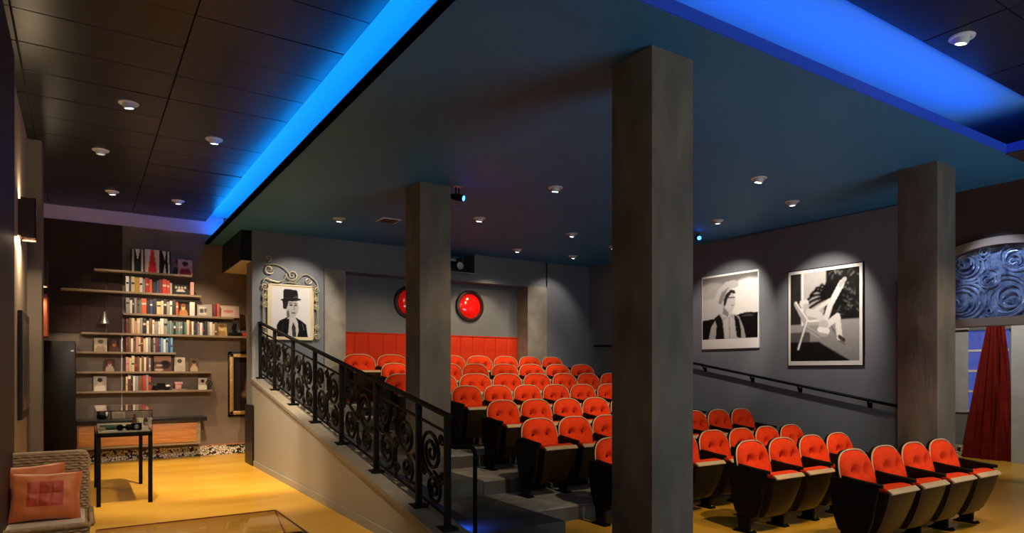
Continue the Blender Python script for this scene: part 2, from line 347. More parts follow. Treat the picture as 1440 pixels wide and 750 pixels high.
struct('projection_sill', B(6.10, 6.84, 11.80, 12.3, 3.585, 3.61), 'cap', wb)
for i, (a, b) in enumerate(((3.68, 4.07), (8.12, 8.63))):
    struct('trim_%d' % (i+2), B(a, b, 11.845, 12.28, 0, 3.45), 'pillarback', label='concrete pilaster in the back wall')
wr = struct('wall_right', B(9.85, 10.05, 4.80, 12.3, 0, 4.0), 'graywall', label='grey right wall with two framed photographs')
# ---- arch in the front part of the right wall
AC, AH = 3.7, 1.1
def archz(y, off=0): 
    R = 1.75+off; return 3.22-1.75+math.sqrt(max(R*R-(y-AC)**2, 0))
bm = bmesh.new()
n = 24; ys = [AC-AH+2*AH*i/n for i in range(n+1)]
prism(bm, [(y, archz(y)) for y in ys] + [(AC+AH, 4.0), (AC-AH, 4.0)], 'x', 9.86, 10.05)
box(bm, 9.86, 10.05, -3.0, AC-AH, 0, 4.0)
wf = struct('wall_right_front', bm, 'brown', label='chocolate wall with an arched opening')
bm = bmesh.new()
prism(bm, [(y, archz(y)) for y in ys] + [(y, archz(y, .1)) for y in ys[::-1]], 'x', 9.80, 10.07)
box(bm, 9.80, 10.07, AC-AH-.1, AC-AH, 0, archz(AC+AH)+.04); box(bm, 9.80, 10.07, AC+AH-.0, AC+AH+.1, 0, archz(AC+AH)+.04)
box(bm, 9.80, 10.07, AC-AH, AC+AH, 2.185, 2.29)
struct('trim_4', bm, 'archwood', label='tan arched moulding and lintel of the right opening')
# area beyond the opening
we = struct('wall_east', B(14.0, 14.2, -3.0, 8.2, 0, 4.0), 'slate', label='slate wall seen through the arched opening')
struct('wall_north', B(10.05, 14.2, 8.0, 8.2, 0, 4.0), 'slate')
struct('trim_5', B(13.6, 14.0, 4.2, 4.93, 0, 4.0), 'palegrey', label='pale grey column beyond the opening')
struct('baseboard_east', B(13.97, 14.0, 5.04, 8.0, 0, 0.20), 'mosaic', label='pebble skirting beyond the opening')
win = thing('window_1', 'dusk lit window beside the red drape', 'window', (14.0, 5.43, 0)); win['kind'] = 'structure'
ob('casing', B(-0.03, 0, 0.32, 0.60, 0.82, 2.5), 'palegrey', win)
for z in (0.85, 1.22, 1.60, 1.98):
    ob('pane', B(-0.012, -0.004, -0.33, 0.32, z, z+.37), 'pane', win)
    ob('glazing_bar', B(-0.035, 0.0, -0.33, 0.32, z-.02, z+.02), 'white', win)
ob('glazing_bar', B(-0.035, 0.0, -0.02, 0.02, .85, 2.4), 'white', win)
# ---- stepped seating platform
pf = thing('seating_platform', 'stepped grey platform carrying the upper seat rows', 'platform', (0, 0, 0)); pf['kind'] = 'structure'
LV = [0.16, 0.333, 0.505, 0.677, 0.85, 1.02]
for i, z in enumerate(LV):
    y0 = 5.6+i; y1 = y0+1.0 if i < 5 else 12.26; zb = LV[i-1] if i else 0
    bm = bmesh.new(); box(bm, 3.9, 9.85, y0, y1, zb-(.1 if i else 0), z, bev=0.004)
    s_ = ob('step', bm, 'carpet', pf); ob('aisle_step', B(2.68, 3.898, y0, y1, zb-(.1 if i else 0), z, bev=.004), 'aisle', pf)
    ob('riser_board', B(3.9, 9.85, y0-.012, y0, zb, z-.02), 'riser', pf)
    if i: ob('step_core', B(2.70, 9.85, y0+.05, 12.2, zb-.12 if i > 1 else 0.0, zb+.02), 'riser', pf)
ob('lower_landing', B(2.68, 3.9, 5.05, 5.6, 0.0, 0.16, bev=.004), 'aisle', pf)
# ---- stair side wall with sloping cap
def capz(y): return 0.749+0.1735*(y-7.604)
bm = bmesh.new()
prism(bm, [(4.70, 0), (11.86, 0), (11.86, capz(11.86)-.03), (4.70, capz(4.70)-.03)], 'x', 2.44, 2.68)
sw = struct('wall_stair', bm, 'taupe', label='taupe wall rising beside the stair')
bm = bmesh.new()
prism(bm, [(4.66, capz(4.66)-.045), (11.86, capz(11.86)-.045), (11.86, capz(11.86)), (4.66, capz(4.66))], 'x', 2.415, 2.705)
struct('wall_cap', bm, 'cap', sw)
struct('wall_skirting', B(2.425, 2.44, 4.70, 11.70, 0, 0.09), 'taupe', sw)
struct('trim_6', B(2.41, 2.445, 11.70, 12.3, 0, 1.02), 'blackpanel', label='black jamb at the end of the stair wall')
struct('wall_return', B(2.44, 2.52, 11.86, 13.69, 0.0, 3.48), 'plaster', sw) if 0 else None
# ---- free standing pillars
def pillar(x0, y0, label, w=.44, d=.44):
    bm = bmesh.new(); box(bm, -w/2, w/2, -d/2, d/2, 0, 4.0, bev=0.006)
    o = ob('pillar', bm, 'pillar'); o.location = (x0+w/2, y0+d/2, 0); tag(o, label, 'pillar', 'square concrete pillars'); return o
p1 = pillar(3.515, 3.515, 'tall thick square grey pillar nearest the camera, rising before the seats')
p2 = pillar(3.59, 7.65, 'square grey pillar beside the railing with a small spotlight at its top')
p3 = pillar(8.18, 3.68, 'square grey pillar beside the arched opening')

# ================================================================== RED PADDING, PORTHOLES
wd = thing('wall_padding', 'orange red buttoned padding along the foot of the back wall recess', 'padding', (0, 12.26, 1.0)); 
npan = 14; X0, X1 = 4.08, 8.11; pw = (X1-X0)/npan
def padmesh(w, h):
    bm = bmesh.new(); n1, n2 = 8, 24; g = {}
    for i in range(n1+1):
        for j in range(n2+1):
            u, v = i/n1, j/n2; e = min(1, min(u, 1-u)*6, min(v, 1-v)*14)
            d = 0.035+0.015*e**.5
            for vy in (.25, .5, .75): d -= .02*math.exp(-(((u-.5)*w)**2+((v-vy)*h)**2)/.0010)
            d -= .012*math.exp(-((abs(v-.5)-.25)*h/.02)**2)*.6
            g[i, j] = bm.verts.new((u*w, -d, v*h))
    for i in range(n1):
        for j in range(n2): bm.faces.new((g[i, j], g[i+1, j], g[i+1, j+1], g[i, j+1]))
    return bm
pm = None
for i in range(npan):
    if pm is None: o = ob('pad', padmesh(pw-.004, 1.33), 'redpad', wd); pm = o.data
    else: o = bpy.data.objects.new('pad', pm); C.objects.link(o); o.parent = wd
    o.location = (X0+pw*i, 0, 0)
ob('top_welt', B(X0, X1, -0.055, 0, 1.32, 1.345, bev=.005), 'redpad', wd)
for cx, lab in ((5.52, 'red glass porthole partly hidden behind the far pillar'), (6.90, 'red glass porthole fully in view above the padding')):
    t = thing('porthole', lab, 'porthole', (cx, 12.26, 2.975), 0, 'red portholes in the back wall')
    bm = bmesh.new(); lathe(bm, [(0.26, 0.0), (0.26, 0.05), (0.285, 0.075), (0.325, 0.06), (0.335, 0.0)], 36)
    bmesh.ops.rotate(bm, verts=bm.verts, matrix=Matrix.Rotation(PI/2, 3, 'X')); ob('ring', bm, 'ring', t)
    bm = bmesh.new(); lathe(bm, [(0.265, 0.015), (0.2, 0.05), (0.1, 0.068), (0, 0.075)], 36)
    bmesh.ops.rotate(bm, verts=bm.verts, matrix=Matrix.Rotation(PI/2, 3, 'X')); ob('glass_dome', bm, 'porthole', t)
pj = thing('projector', 'small dark film projector in the opening above the back wall', 'projector', (6.44, 12.0, 3.61))
ob('body', B(-.20, .20, -.12, .3, 0.02, .22, bev=.02), 'blackpanel', pj)
bm = bmesh.new(); lathe(bm, [(0.075, 0), (0.075, .10), (0.06, .10), (0.0, .085)], 20); bmesh.ops.rotate(bm, verts=bm.verts, matrix=Matrix.Rotation(PI/2, 3, 'X'))
o = ob('lens', bm, 'metal', pj); o.location = (-.02, -.12, .12); o['label'] = 'shiny lens'
ob('foot', B(-.15, .15, -.08, .2, 0, .02), 'blackpanel', pj)

# ================================================================== THEATRE SEATS
def back_outline(hw=.25, z0=.44, z1=.90, n=36, k=1.0):
    pts = []; cz = z0+(z1-z0)*.46
    for i in range(n):
        a = 2*PI*i/n; ca, sa = math.cos(a), math.sin(a)
        if sa >= 0: e = 2.9; hz = (z1-cz)*k; 
        else: e = 5.0; hz = (cz-z0)*k
        r = (abs(ca)**e+abs(sa)**e)**(-1/e)
        wx = hw*k*(1.0 if sa > 0 else 1.0-.06*(-sa))
        pts.append((wx*r*ca, cz+hz*r*sa))
    return pts, cz
BTILT = math.radians(13)
def tilt(v, z0=.44): 
    x, y, z = v; dz = z-z0; return (x, y+math.sin(BTILT)*dz, z0+math.cos(BTILT)*dz+0)
def mk_cushion():
    bm = bmesh.new(); pts, cz = back_outline(.256, .44, .882); rings = 11
    def front(x, z, r):
        d = .088*(1-r**3.6)**.6
        for bx in (-.10, .10):
            q = ((x-bx)**2+(z-.70)**2); d -= .066*math.exp(-q/.0018)+.026*math.exp(-q/.008)
            d -= .030*math.exp(-((x-bx*(1+.9*(.70-z)/.2))/.014)**2)*(1 if z < .70 else .0)*min(1, (.70-z)/.03)*(1-r**6)
            d -= .008*math.exp(-((x-bx)/.012)**2)*(1 if z > .70 else 0)*min(1, (z-.70)/.03)*(1-r**6)
        d -= .010*math.exp(-((z-.70)/.012)**2)*(abs(x) < .085)
        return d
    c = bm.verts.new(tilt((0, -front(0, cz, 0), cz))); prev = None; n = len(pts)
    for k in range(1, rings+1):
        r = k/rings; R = []
        for (x, z) in pts:
            xx, zz = x*r, cz+(z-cz)*r; R.append(bm.verts.new(tilt((xx, -front(xx, zz, r), zz))))
        for i in range(n):
            if prev is None: bm.faces.new((c, R[i], R[(i+1) % n]))
            else: bm.faces.new((prev[i], R[i], R[(i+1) % n], prev[(i+1) % n]))
        prev = R
    Bk = [bm.verts.new(tilt((x, .02, z))) for x, z in pts]
    for i in range(n): bm.faces.new((prev[i], Bk[i], Bk[(i+1) % n], prev[(i+1) % n]))
    bm.faces.new(Bk[::-1]); return bm
def mk_shell():
    bm = bmesh.new(); pts, cz = back_outline(.265, .38, .892); n = len(pts)
    A = [bm.verts.new(tilt((x, .0, z))) for x, z in pts]; Bv = [bm.verts.new(tilt((x, .035, z))) for x, z in pts]
    Cv = [bm.verts.new(tilt((x*.85, .055, cz+(z-cz)*.85))) for x, z in pts]
    for i in range(n):
        j = (i+1) % n; bm.faces.new((A[i], A[j], Bv[j], Bv[i])); bm.faces.new((Bv[i], Bv[j], Cv[j], Cv[i]))
    bm.faces.new(A[::-1]); bm.faces.new(Cv); return bm
def mk_edge():
    bm = bmesh.new(); pts, cz = back_outline(.263, .44, .891, 44)
    pts = [p for p in pts if p[1] > .53]; pts.sort(key=lambda p: math.atan2(p[1]-cz+.15, p[0]))
    tube(bm, [tilt((x, -.004, z)) for x, z in pts], .0075, 5); return bm
def mk_seat():
    # tipped-up seat: outline in the YZ plane, tapered in X
    bm = bmesh.new()
    prof = [(-.365, .572), (-.33, .598), (-.24, .605), (-.12, .575), (-.07, .54), (-.08, .50), (-.2, .49), (-.34, .50)]
    def loft(prof, wf):
        L = [bm.verts.new((-wf(z), y, z)) for y, z in prof]; R = [bm.verts.new((wf(z), y, z)) for y, z in prof]
        n = len(prof)
        for i in range(n): bm.faces.new((L[i], L[(i+1) % n], R[(i+1) % n], R[i]))
        bm.faces.new(L[::-1]); bm.faces.new(R)
    loft(prof, lambda z: .175+.05*(z-.2)/.4)
    bmesh.ops.bevel(bm, geom=[e for e in bm.edges], offset=.012, segments=2, affect='EDGES'); return bm
def mk_pan():
    bm = bmesh.new(); rows = 9; cols = 8; g = {}
    P = [(-.385, .565), (-.372, .50), (-.352, .43), (-.328, .36), (-.30, .29), (-.268, .225), (-.235, .175), (-.205, .155), (-.18, .16)]
    def w(z): return .185+.045*(z-.155)/.4
    fr = []; bk = []
    for y, z in P:
        a = []; b = []
        for c in range(cols+1):
            u = c/cols*2-1; bow = .022*(1-abs(u)**3)
            a.append(bm.verts.new((u*w(z), y+.02-bow, z))); b.append(bm.verts.new((u*w(z), min(y+.20, -.06)-bow*.5, z)))
        fr.append(a); bk.append(b)
    for G in (fr, bk):
        for i in range(len(P)-1):
            for c in range(cols): bm.faces.new((G[i][c], G[i][c+1], G[i+1][c+1], G[i+1][c]))
    def rim(A, Bq):
        for i in range(len(A)-1): bm.faces.new((A[i], A[i+1], Bq[i+1], Bq[i]))
    rim(fr[0], bk[0]); rim(fr[-1], bk[-1]); rim([r[0] for r in fr], [r[0] for r in bk]); rim([r[-1] for r in fr], [r[-1] for r in bk]); return bm
def mk_strip():
    bm = bmesh.new(); prism(bm, [(-.398, .563), (-.352, .598), (-.335, .585), (-.378, .548)], 'x', -.228, .228)
    bmesh.ops.bevel(bm, geom=list(bm.edges), offset=.005, segments=1, affect='EDGES'); return bm
def mk_side():
    bm = bmesh.new()
    prof = [(-.30, .60), (-.275, .625), (-.10, .625), (.09, .66), (.125, .64), (.12, .50), (.09, .30), (.055, .20), (-.02, .155), (-.14, .15), (-.20, .18), (-.245, .30)]
    prism(bm, prof, 'x', -.024, .024); bmesh.ops.bevel(bm, geom=list(bm.edges), offset=.008, segments=2, affect='EDGES'); return bm
def mk_arm():
    bm = bmesh.new(); pts = [(-.33, .622, .018), (-.31, .624, .026), (-.2, .632, .028), (-.08, .645, .024), (-.01, .655, .020), (.02, .658, .012)]
    L = []; 
    for y, z, wdt in pts:
        L.append([bm.verts.new((sx*wdt, y, z+sz)) for sx, sz in ((-1, -.012), (1, -.012), (1, .010), (.7, .016), (-.7, .016), (-1, .010))])
    for a, b in zip(L, L[1:]):
        for i in range(6): bm.faces.new((a[i], a[(i+1) % 6], b[(i+1) % 6], b[i]))
    bm.faces.new(L[0][::-1]); bm.faces.new(L[-1]); return bm
def mk_ped():
    bm = bmesh.new(); a = [(-.12, .19), (.03, .19), (.01, .02), (-.11, .02)]
    prism(bm, a, 'x', -.026, .026); bmesh.ops.bevel(bm, geom=list(bm.edges), offset=.008, segments=2, affect='EDGES'); return bm
def mk_foot():
    bm = bmesh.new(); box(bm, -.045, .045, -.16, .06, 0, .018, bev=.006)
    for y in (-.14, .04): lathe(bm, [(0, .018), (.012, .018), (.012, .028), (0, .03)], 8, (0.03, y, 0))
    return bm
HB = .275
seat0 = bpy.data.objects.new('theatre_seat', None); C.objects.link(seat0); seat0.empty_display_size = .1
ob('back_shell', mk_shell(), 'blackpanel', seat0); o = ob('back_edge', mk_edge(), 'edge', seat0); o['label'] = 'cream edge of the backrest'
cu = ob('backrest', mk_cushion(), 'redfab', seat0)
for bx in (-.10, .10):
    bm = bmesh.new(); sphere(bm, tilt((bx, -.012, .70)), .014, (1, .5, 1), 8); ob('button', bm, 'button', cu)
ob('seat_cushion', mk_seat(), 'redfab', seat0); o = ob('seat_pan', mk_pan(), 'pan', seat0); o['label'] = 'brown underside of the tipped seat'
o = ob('seat_edge', mk_strip(), 'edge', seat0); o['label'] = 'cream front edge of the seat'
sp = ob('side_panel', mk_side(), 'chairblack', seat0); sp.location.x = -HB
ar = ob('armrest', mk_arm(), 'chairblack', seat0); ar.location.x = -HB
pd = ob('pedestal', mk_ped(), 'black', seat0); pd.location.x = -HB
ft = ob('foot_plate', mk_foot(), 'black', pd)
T0 = tree_of(seat0)
def add_end(seat):   # closing side panel, arm and pedestal at the end of a row
    for src in (sp, ar, pd):
        c = dup(src, seat, T0); c.location.x = HB
        if src is sp: c['label'] = 'end panel closing the row'
rows = [  # name, Y, Z, list of X (back centres)
 ('front row', 3.30, 0.0, [5.93, 6.48, 7.03, 7.58]),
 ('second row from the front', 4.30, 0.0, [5.79, 6.32, 6.85, 7.37]),
 ('third row from the front', 5.32, 0.0, [4.80, 5.33, 5.86, 6.42, 6.95, 7.46, 7.98]),
 ('fourth row from the front', 6.32, .16, [4.54, 5.08, 5.61, 6.15, 6.69, 7.22, 7.73, 8.24]),
 ('fifth row from the front', 7.32, .333, [4.67, 5.20, 5.74, 6.26, 6.80, 7.34, 7.88]),
 ('fourth row from the back', 8.32, .505, [4.68, 5.21, 5.745, 6.29, 6.83, 7.40, 7.95]),
 ('third row from the back', 9.32, .677, [4.12, 4.75, 5.40, 6.02, 6.63, 7.23, 7.78, 8.32]),
 ('second row from the back', 10.32, .85, [4.42, 4.95, 5.45, 5.97, 6.60, 7.21, 7.83, 8.45]),
 ('back row', 11.32, 1.02, [4.16, 4.79, 5.41, 6.03, 6.64, 7.26, 7.86, 8.44]),
]
first = True
for (rn, Y, Z, xs) in rows:
    nseat = len(xs)
    for i, x in enumerate(xs):
        if first: s_ = seat0; first = False
        else: s_ = dup(seat0, None, T0)
        g = [xs[j+1]-xs[j] for j in (i-1, i) if 0 <= j < nseat-1]; sc = (sum(g)/len(g))/.55
        s_.location = (x, Y, Z); s_.scale = (sc, 1, 1)
        where = ('leftmost' if i == 0 else 'rightmost' if i == nseat-1 else ORD[i+1]+' from the left')
        s_['label'] = 'red tufted theatre seat, '+where+' in the '+rn
        s_['category'] = 'seat'; s_['group'] = 'red theatre seats in rows'
        if i == nseat-1: ENDS = s_; add_end(s_) if s_ is not seat0 else None

# ================================================================== STAIR RAILING
rl = thing('stair_railing', 'black wrought iron scroll railing on the sloping stair wall', 'railing', (2.56, 7.604, capz(7.604)))
L0 = Vector(rl.location)
def rlo(name, bm, m, parent=rl):
    bmesh.ops.translate(bm, verts=bm.verts, vec=-L0); return ob(name, bm, m, parent)
posts = [4.92, 5.48, 6.51, 7.60, 8.65, 9.72, 10.80, 11.80]
for y in posts:
    z = capz(y); p = rlo('post', B(2.536, 2.584, y-.024, y+.024, z-.005, z+.93, bev=.003), 'black')
    rlo('base_plate', B(2.49, 2.63, y-.07, y+.07, z-.012, z+.018, bev=.004), 'black', p)
def sloped(y0, y1, h, hw, ht, X=2.56):
    bm = bmesh.new(); prism(bm, [(y0, capz(y0)+h-ht), (y1, capz(y1)+h-ht), (y1, capz(y1)+h+ht), (y0, capz(y0)+h+ht)], 'x', X-hw, X+hw)
    bmesh.ops.bevel(bm, geom=list(bm.edges), offset=min(hw, ht)*.4, segments=2, affect='EDGES'); return bm
rlo('handrail', sloped(4.86, 11.84, .945, .032, .016), 'black')
rlo('upper_bar', sloped(4.92, 11.80, .80, .010, .012), 'black')
rlo('lower_bar', sloped(4.92, 11.80, .10, .010, .012), 'black')
def spiral(cx, cy, r, turns, a0, sgn, n=30, rin=.12):
    return [(cx+math.cos(a0+sgn*2*PI*turns*t)*r*(1-(1-rin)*t), cy+math.sin(a0+sgn*2*PI*turns*t)*r*(1-(1-rin)*t)) for t in [i/n for i in range(n+1)]]
def scroll(pts, y0, w, th=.011, X=2.56):
    th *= 1.6
    bm = bmesh.new(); tube(bm, [(X, y0+u*w, capz(y0+u*w)+.112+v*.676) for u, v in pts], th, 5); return bm
rc = random.Random(4)
for k, (a, b) in enumerate(zip(posts, posts[1:])):
    y0, y1 = a+.03, b-.03; w_ = y1-y0; asp = w_/.676; f = -1 if k % 2 else 1
    def SC(cx, cy, r, turns, a0, sg, th=.011):
        q = [(cx+(x-cx)/asp, y) for x, y in spiral(cx, cy, r, turns, a0, sg)]
        rlo('scroll', scroll(q, y0, w_, th), 'black')
    if asp < 1.0:
        SC(.55, .66, .30, 2.4, -PI/2, 1); SC(.45, .22, .21, 2.2, PI/2, 1); SC(.14, .42, .09, 1.6, 0, -1, .008); SC(.88, .38, .08, 1.6, PI, 1, .008); SC(.16, .90, .08, 1.3, PI, 1, .008)
    else:
        SC(.27, .68, .29, 2.3, -PI/2*f, f); SC(.73, .30, .28, 2.3, PI/2*f, f)
        SC(.22, .22, .19, 2.0, PI/2, -f); SC(.78, .78, .19, 2.0, -PI/2, -f)
        SC(.50, .50, .10, 1.6, 0, f, .008); SC(.48, .12, .09, 1.6, PI, f, .008); SC(.52, .88, .09, 1.6, 0, -f, .008); SC(.05, .45, .06, 1.3, 0, 1, .008); SC(.95, .55, .06, 1.3, PI, 1, .008)
        rlo('picket', scroll([(.5, 0), (.5, .40)], y0, w_, .008), 'black'); rlo('picket', scroll([(.5, .6), (.5, 1)], y0, w_, .008), 'black')
# little handrail at the foot of the stair
hr = thing('grab_rail', 'short black grab rail at the foot of the stair', 'handrail', (2.68, 4.85, 0))
bm = bmesh.new(); tube(bm, [(-.09, .03, .97), (0.0, .0, .965), (.06, -.02, .96), (.085, -.03, .93), (.088, -.03, .90), (.088, -.03, 0.0)], .019, 8); ob('tube_rail', bm, 'black', hr)
bm = bmesh.new(); lathe(bm, [(0, 0), (.05, 0), (.05, .012), (0, .015)], 16, (.088, -.03, 0)); ob('floor_flange', bm, 'black', hr)
# handrail on the right wall
wrl = thing('wall_handrail', 'black handrail sloping down the grey right wall', 'handrail', (9.77, 8.0, 1.62))
bm = bmesh.new(); f_ = lambda y: 1.10+(y-4.94)*.1735
tube(bm, [(.05, 4.80-8, 1.08-1.62), (0, 4.88-8, f_(4.88)-1.62), (0, 10.9-8, f_(10.9)-1.62), (0, 11.05-8, 2.15-1.62), (0, 11.6-8, 2.17-1.62), (.06, 11.66-8, 2.17-1.62)], .022, 8); ob('rail', bm, 'black', wrl)
for y in (5.35, 6.49, 7.40, 8.45, 9.6, 10.95):
    bm = bmesh.new(); z = min(f_(y), 2.15)-1.62; tube(bm, [(0, y-8, z-.01), (0.01, y-8, z-.06), (.07, y-8, z-.08)], .012, 6); box(bm, .06, .078, y-8-.03, y-8+.03, z-.12, z-.04); ob('bracket', bm, 'black', wrl)
# small blue step lights along the stair wall
for k, y in enumerate((5.30, 6.35, 7.35, 8.35, 9.35, 10.35)):
    z = (0.16 if y < 5.6 else LV[int(y-5.6)])
    t = thing('step_light', 'small blue light low on the stair wall, '+ORD[k+1]+' step up', 'step light', (2.69, y, z+.12), 0, 'blue step lights')
    ob('housing', B(0, .016, -.04, .04, -.02, .02, bev=.003), 'black', t); ob('lens', B(.014, .02, -.03, .03, -.012, .012), 'blueled', t)
    l = bpy.data.lights.new('step_glow', 'AREA'); l.energy = 2.0 if k else 10; l.color = (0.02, 0.12, 1.0); l.size = .1; l.spread = 2.0
    lo = bpy.data.objects.new('step_glow', l); C.objects.link(lo); lo.parent = t; lo.location = (.03, 0, 0); lo.rotation_euler = Vector((1, 0, -1.8)).to_track_quat('-Z', 'Y').to_euler()

# ================================================================== DOWNLIGHTS
def mk_ring():
    bm = bmesh.new(); lathe(bm, [(.055, -.004), (.07, -.014), (.095, -.010), (.10, 0.004), (.05, .004)], 24); return bm
def mk_eye():
    bm = bmesh.new(); lathe(bm, [(.055, .02), (.060, -.012), (.052, -.040), (.040, -.042), (.038, -.030), (0, -.028)], 20); return bm
def mk_lens():
    bm = bmesh.new(); lathe(bm, [(.0405, -.0415), (.02, -.044), (0, -.045)], 20); return bm
ringm = eyem = lensm = None
def downlight(x, y, z, label, target, power, col=WARM, size=50, blend=.6, on=True, group='recessed ceiling spotlights'):
    global ringm, eyem, lensm
    t = thing('ceiling_spotlight', label, 'ceiling light', (x, y, z), 0, group)
    if ringm is None:
        a = ob('ring', mk_ring(), 'trimring', t); b = ob('lamp_eye', mk_eye(), 'trimring', t); c = ob('lens', mk_lens(), 'lens', t)
        ringm, eyem, lensm = a.data, b.data, c.data; 
    else:
        a, b, c = [bpy.data.objects.new(n, m) for n, m in (('ring', ringm), ('lamp_eye', eyem), ('lens', lensm))]
        for q in (a, b, c): C.objects.link(q); q.parent = t
    if not on: c.data = c.data.copy(); c.data.materials[0] = M['lensdim']
    d = (Vector(target)-Vector((x, y, z))).normalized()
    q = d.to_track_quat('-Z', 'Y').to_euler()
    ang = min(math.acos(max(-1, min(1, -d.z))), .22); ax = Vector((-d.y, d.x, 0)); ax = ax.normalized() if ax.length > 1e-4 else Vector((1, 0, 0))
    R = Matrix.Rotation(-ang if False else ang, 4, Vector((0, 0, -1)).cross(d).normalized() if Vector((0, 0, -1)).cross(d).length > 1e-4 else ax)
    b.rotation_euler = R.to_euler(); c.rotation_euler = R.to_euler(); b.location = c.location = (0, 0, -.012)
    if power:
        l = bpy.data.lights.new('spot_beam', 'SPOT'); l.energy = power; l.color = col; l.spot_size = math.radians(size); l.spot_blend = blend; l.shadow_soft_size = .04
        lo = bpy.data.objects.new('spot_beam', l); C.objects.link(lo); lo.parent = t; lo.location = d*.09+Vector((0, 0, -.01)); lo.rotation_euler = q
TZ, BZ = 4.427, 4.0
downlight(0.42, 8.06, TZ, 'lit ceiling spotlight nearest the camera among the dark tiles', (1.9, 9.8, 0), 800, WARM, 60)
downlight(1.36, 8.75, TZ, 'lit ceiling spotlight second from the blue cove corner', (2.1, 11.0, 0), 1350, WARM, 58)
downlight(0.21, 9.97, TZ, 'unlit ceiling spotlight in the middle of the dark tiles', (0.2, 9.97, 0), 0, on=False)
downlight(0.41, 12.16, TZ, 'lit ceiling spotlight far left above the bookshelves', (0.9, 13.6, 1.0), 150, WARM, 75, .8)
downlight(1.35, 12.74-.5, TZ, 'lit ceiling spotlight beside the blue cove above the bookshelves', (2.0, 13.6, 0.9), 330, WARM, 66, .7)
downlight(1.0, 4.3, TZ, 'added ceiling spotlight over the lounge, out of the picture above', (1.9, 7.6, 0), 520, WARM, 50)  # unseen lamp added to light the lounge floor
downlight(0.6, 3.6, TZ, 'added ceiling spotlight over the wicker seat, out of the picture above', (0.0, 6.9, .5), 300, WARM, 40)  # unseen lamp added to light the wicker seat
downlight(1.55, 4.0, TZ, 'added unseen narrow ceiling spotlight over the lounge aimed at the bookshelves', (1.25, 13.69, 1.35), 950, (1.0, .80, .60), 22, .35)  # unseen lamp added to brighten the shelf wall from afar
# theatre ceiling
downlight(5.20, 6.95, BZ, 'brightest theatre ceiling spotlight, right of the far pillar', (5.7, 10.4, 1.4), 260, WARM, 62)
downlight(5.24, 8.99, BZ, 'theatre ceiling spotlight nearest the far pillar', (4.6, 11.6, 1.6), 160, WARM, 60)
downlight(7.19, 9.13, BZ, 'theatre ceiling spotlight second nearest the great pillar', (7.2, 11.9, 1.7), 180, WARM, 66)
downlight(7.22, 10.89, BZ, 'theatre ceiling spotlight at the left of the back pair', (7.0, 12.2, 1.9), 140, WARM, 70)
downlight(8.59, 10.86, BZ, 'theatre ceiling spotlight at the right of the back pair', (8.7, 12.0, 2.6), 50, NEUT, 75)
downlight(8.61, 9.63, BZ, 'theatre ceiling spotlight half hidden behind the great pillar', (8.2, 11.0, 1.5), 60, NEUT, 70)
downlight(7.07, 5.23, BZ, 'theatre ceiling spotlight above the front rows', (6.6, 8.6, 1.0), 230, WARM, 66)
downlight(8.45, 5.70, BZ, 'theatre ceiling spotlight before the picture of the deck chair', (9.84, 6.1, 2.45), 260, NEUT, 60)
downlight(8.49, 7.05, BZ, 'theatre ceiling spotlight before the picture of the figure in a hat', (9.84, 7.9, 2.6), 230, NEUT, 60)
downlight(3.4, 10.2, BZ, 'theatre ceiling spotlight before the portrait with the scroll frame', (3.1, 11.86, 2.6), 190, NEUT, 58)
# front light rows (right one is in the picture, the next three are unseen, added to light the seats and floor)
downlight(6.25, 2.62, TZ, 'bright ceiling spotlight beyond the blue cove at top right', (6.5, 4.0, .4), 190, WARM, 60)
downlight(4.6, 1.6, TZ, 'added ceiling spotlight before the great pillar, out of the picture', (6.2, 6.0, .6), 520, WARM, 52)
downlight(5.6, 1.2, TZ, 'added ceiling spotlight left of the front row, out of the picture', (6.9, 3.6, .5), 230, WARM, 48)
downlight(7.9, 1.4, TZ, 'added ceiling spotlight right of the front row, out of the picture', (8.6, 3.6, .0), 260, WARM, 62)
downlight(4.6, 4.45, BZ, 'added theatre ceiling spotlight unseen behind the great pillar', (5.0, 8.6, .8), 210, WARM, 60)  # lamp added out of sight to light the middle seat rows
downlight(11.6, 4.2, 3.985, 'ceiling spotlight beyond the arched opening', (13.4, 5.2, .8), 300, NEUT, 80)
# small stage spotlights with blue lens
def stage_spot(x, y, z, dx, dy, lab, up=0.12):
    t = thing('stage_spotlight', lab, 'spotlight', (x, y, z), 0, 'small black stage spotlights')
    ob('mount_plate', B(-.05, .05, -.03, .03, -.012, 0), 'metal', t); 
    bm = bmesh.new(); tube(bm, [(-.022, 0, -.01), (-.022, 0, -up)], .008, 6); tube(bm, [(.022, 0, -.01), (.022, 0, -up)], .008, 6); ob('yoke', bm, 'black', t)
    d = Vector((dx, dy, -.25)).normalized(); c = Vector((0, 0, -up-.02)); bm = bmesh.new(); tube(bm, [c-d*.09, c-d*.03, c+d*.05, c+d*.09], lambda s: (.03 if s < .2 else .045), 14); ob('can', bm, 'black', t)
    bm = bmesh.new(); tube(bm, [c+d*.089, c+d*.094], .034, 14); ob('blue_lens', bm, 'blueled', t)
stage_spot(4.10, 7.60, 4.0, .6, -.8, 'small black stage spotlight with blue lens at the head of the far pillar')
stage_spot(8.99, 7.89, 4.0, -.5, -.8, 'small stage spotlight with blue lens seen right of the great pillar', .06)
t = thing('ceiling_vent', 'square pale vent in the blue ceiling left of the far pillar', 'vent', (4.10, 9.9, 4.0))
ob('vent_frame', B(-.16, .16, -.16, .16, -.012, 0, bev=.004), 'trimring', t)
for k in range(5): ob('vent_slat', B(-.13, .13, -.12+k*.055, -.10+k*.055, -.018, -.011), 'blackpanel', t)
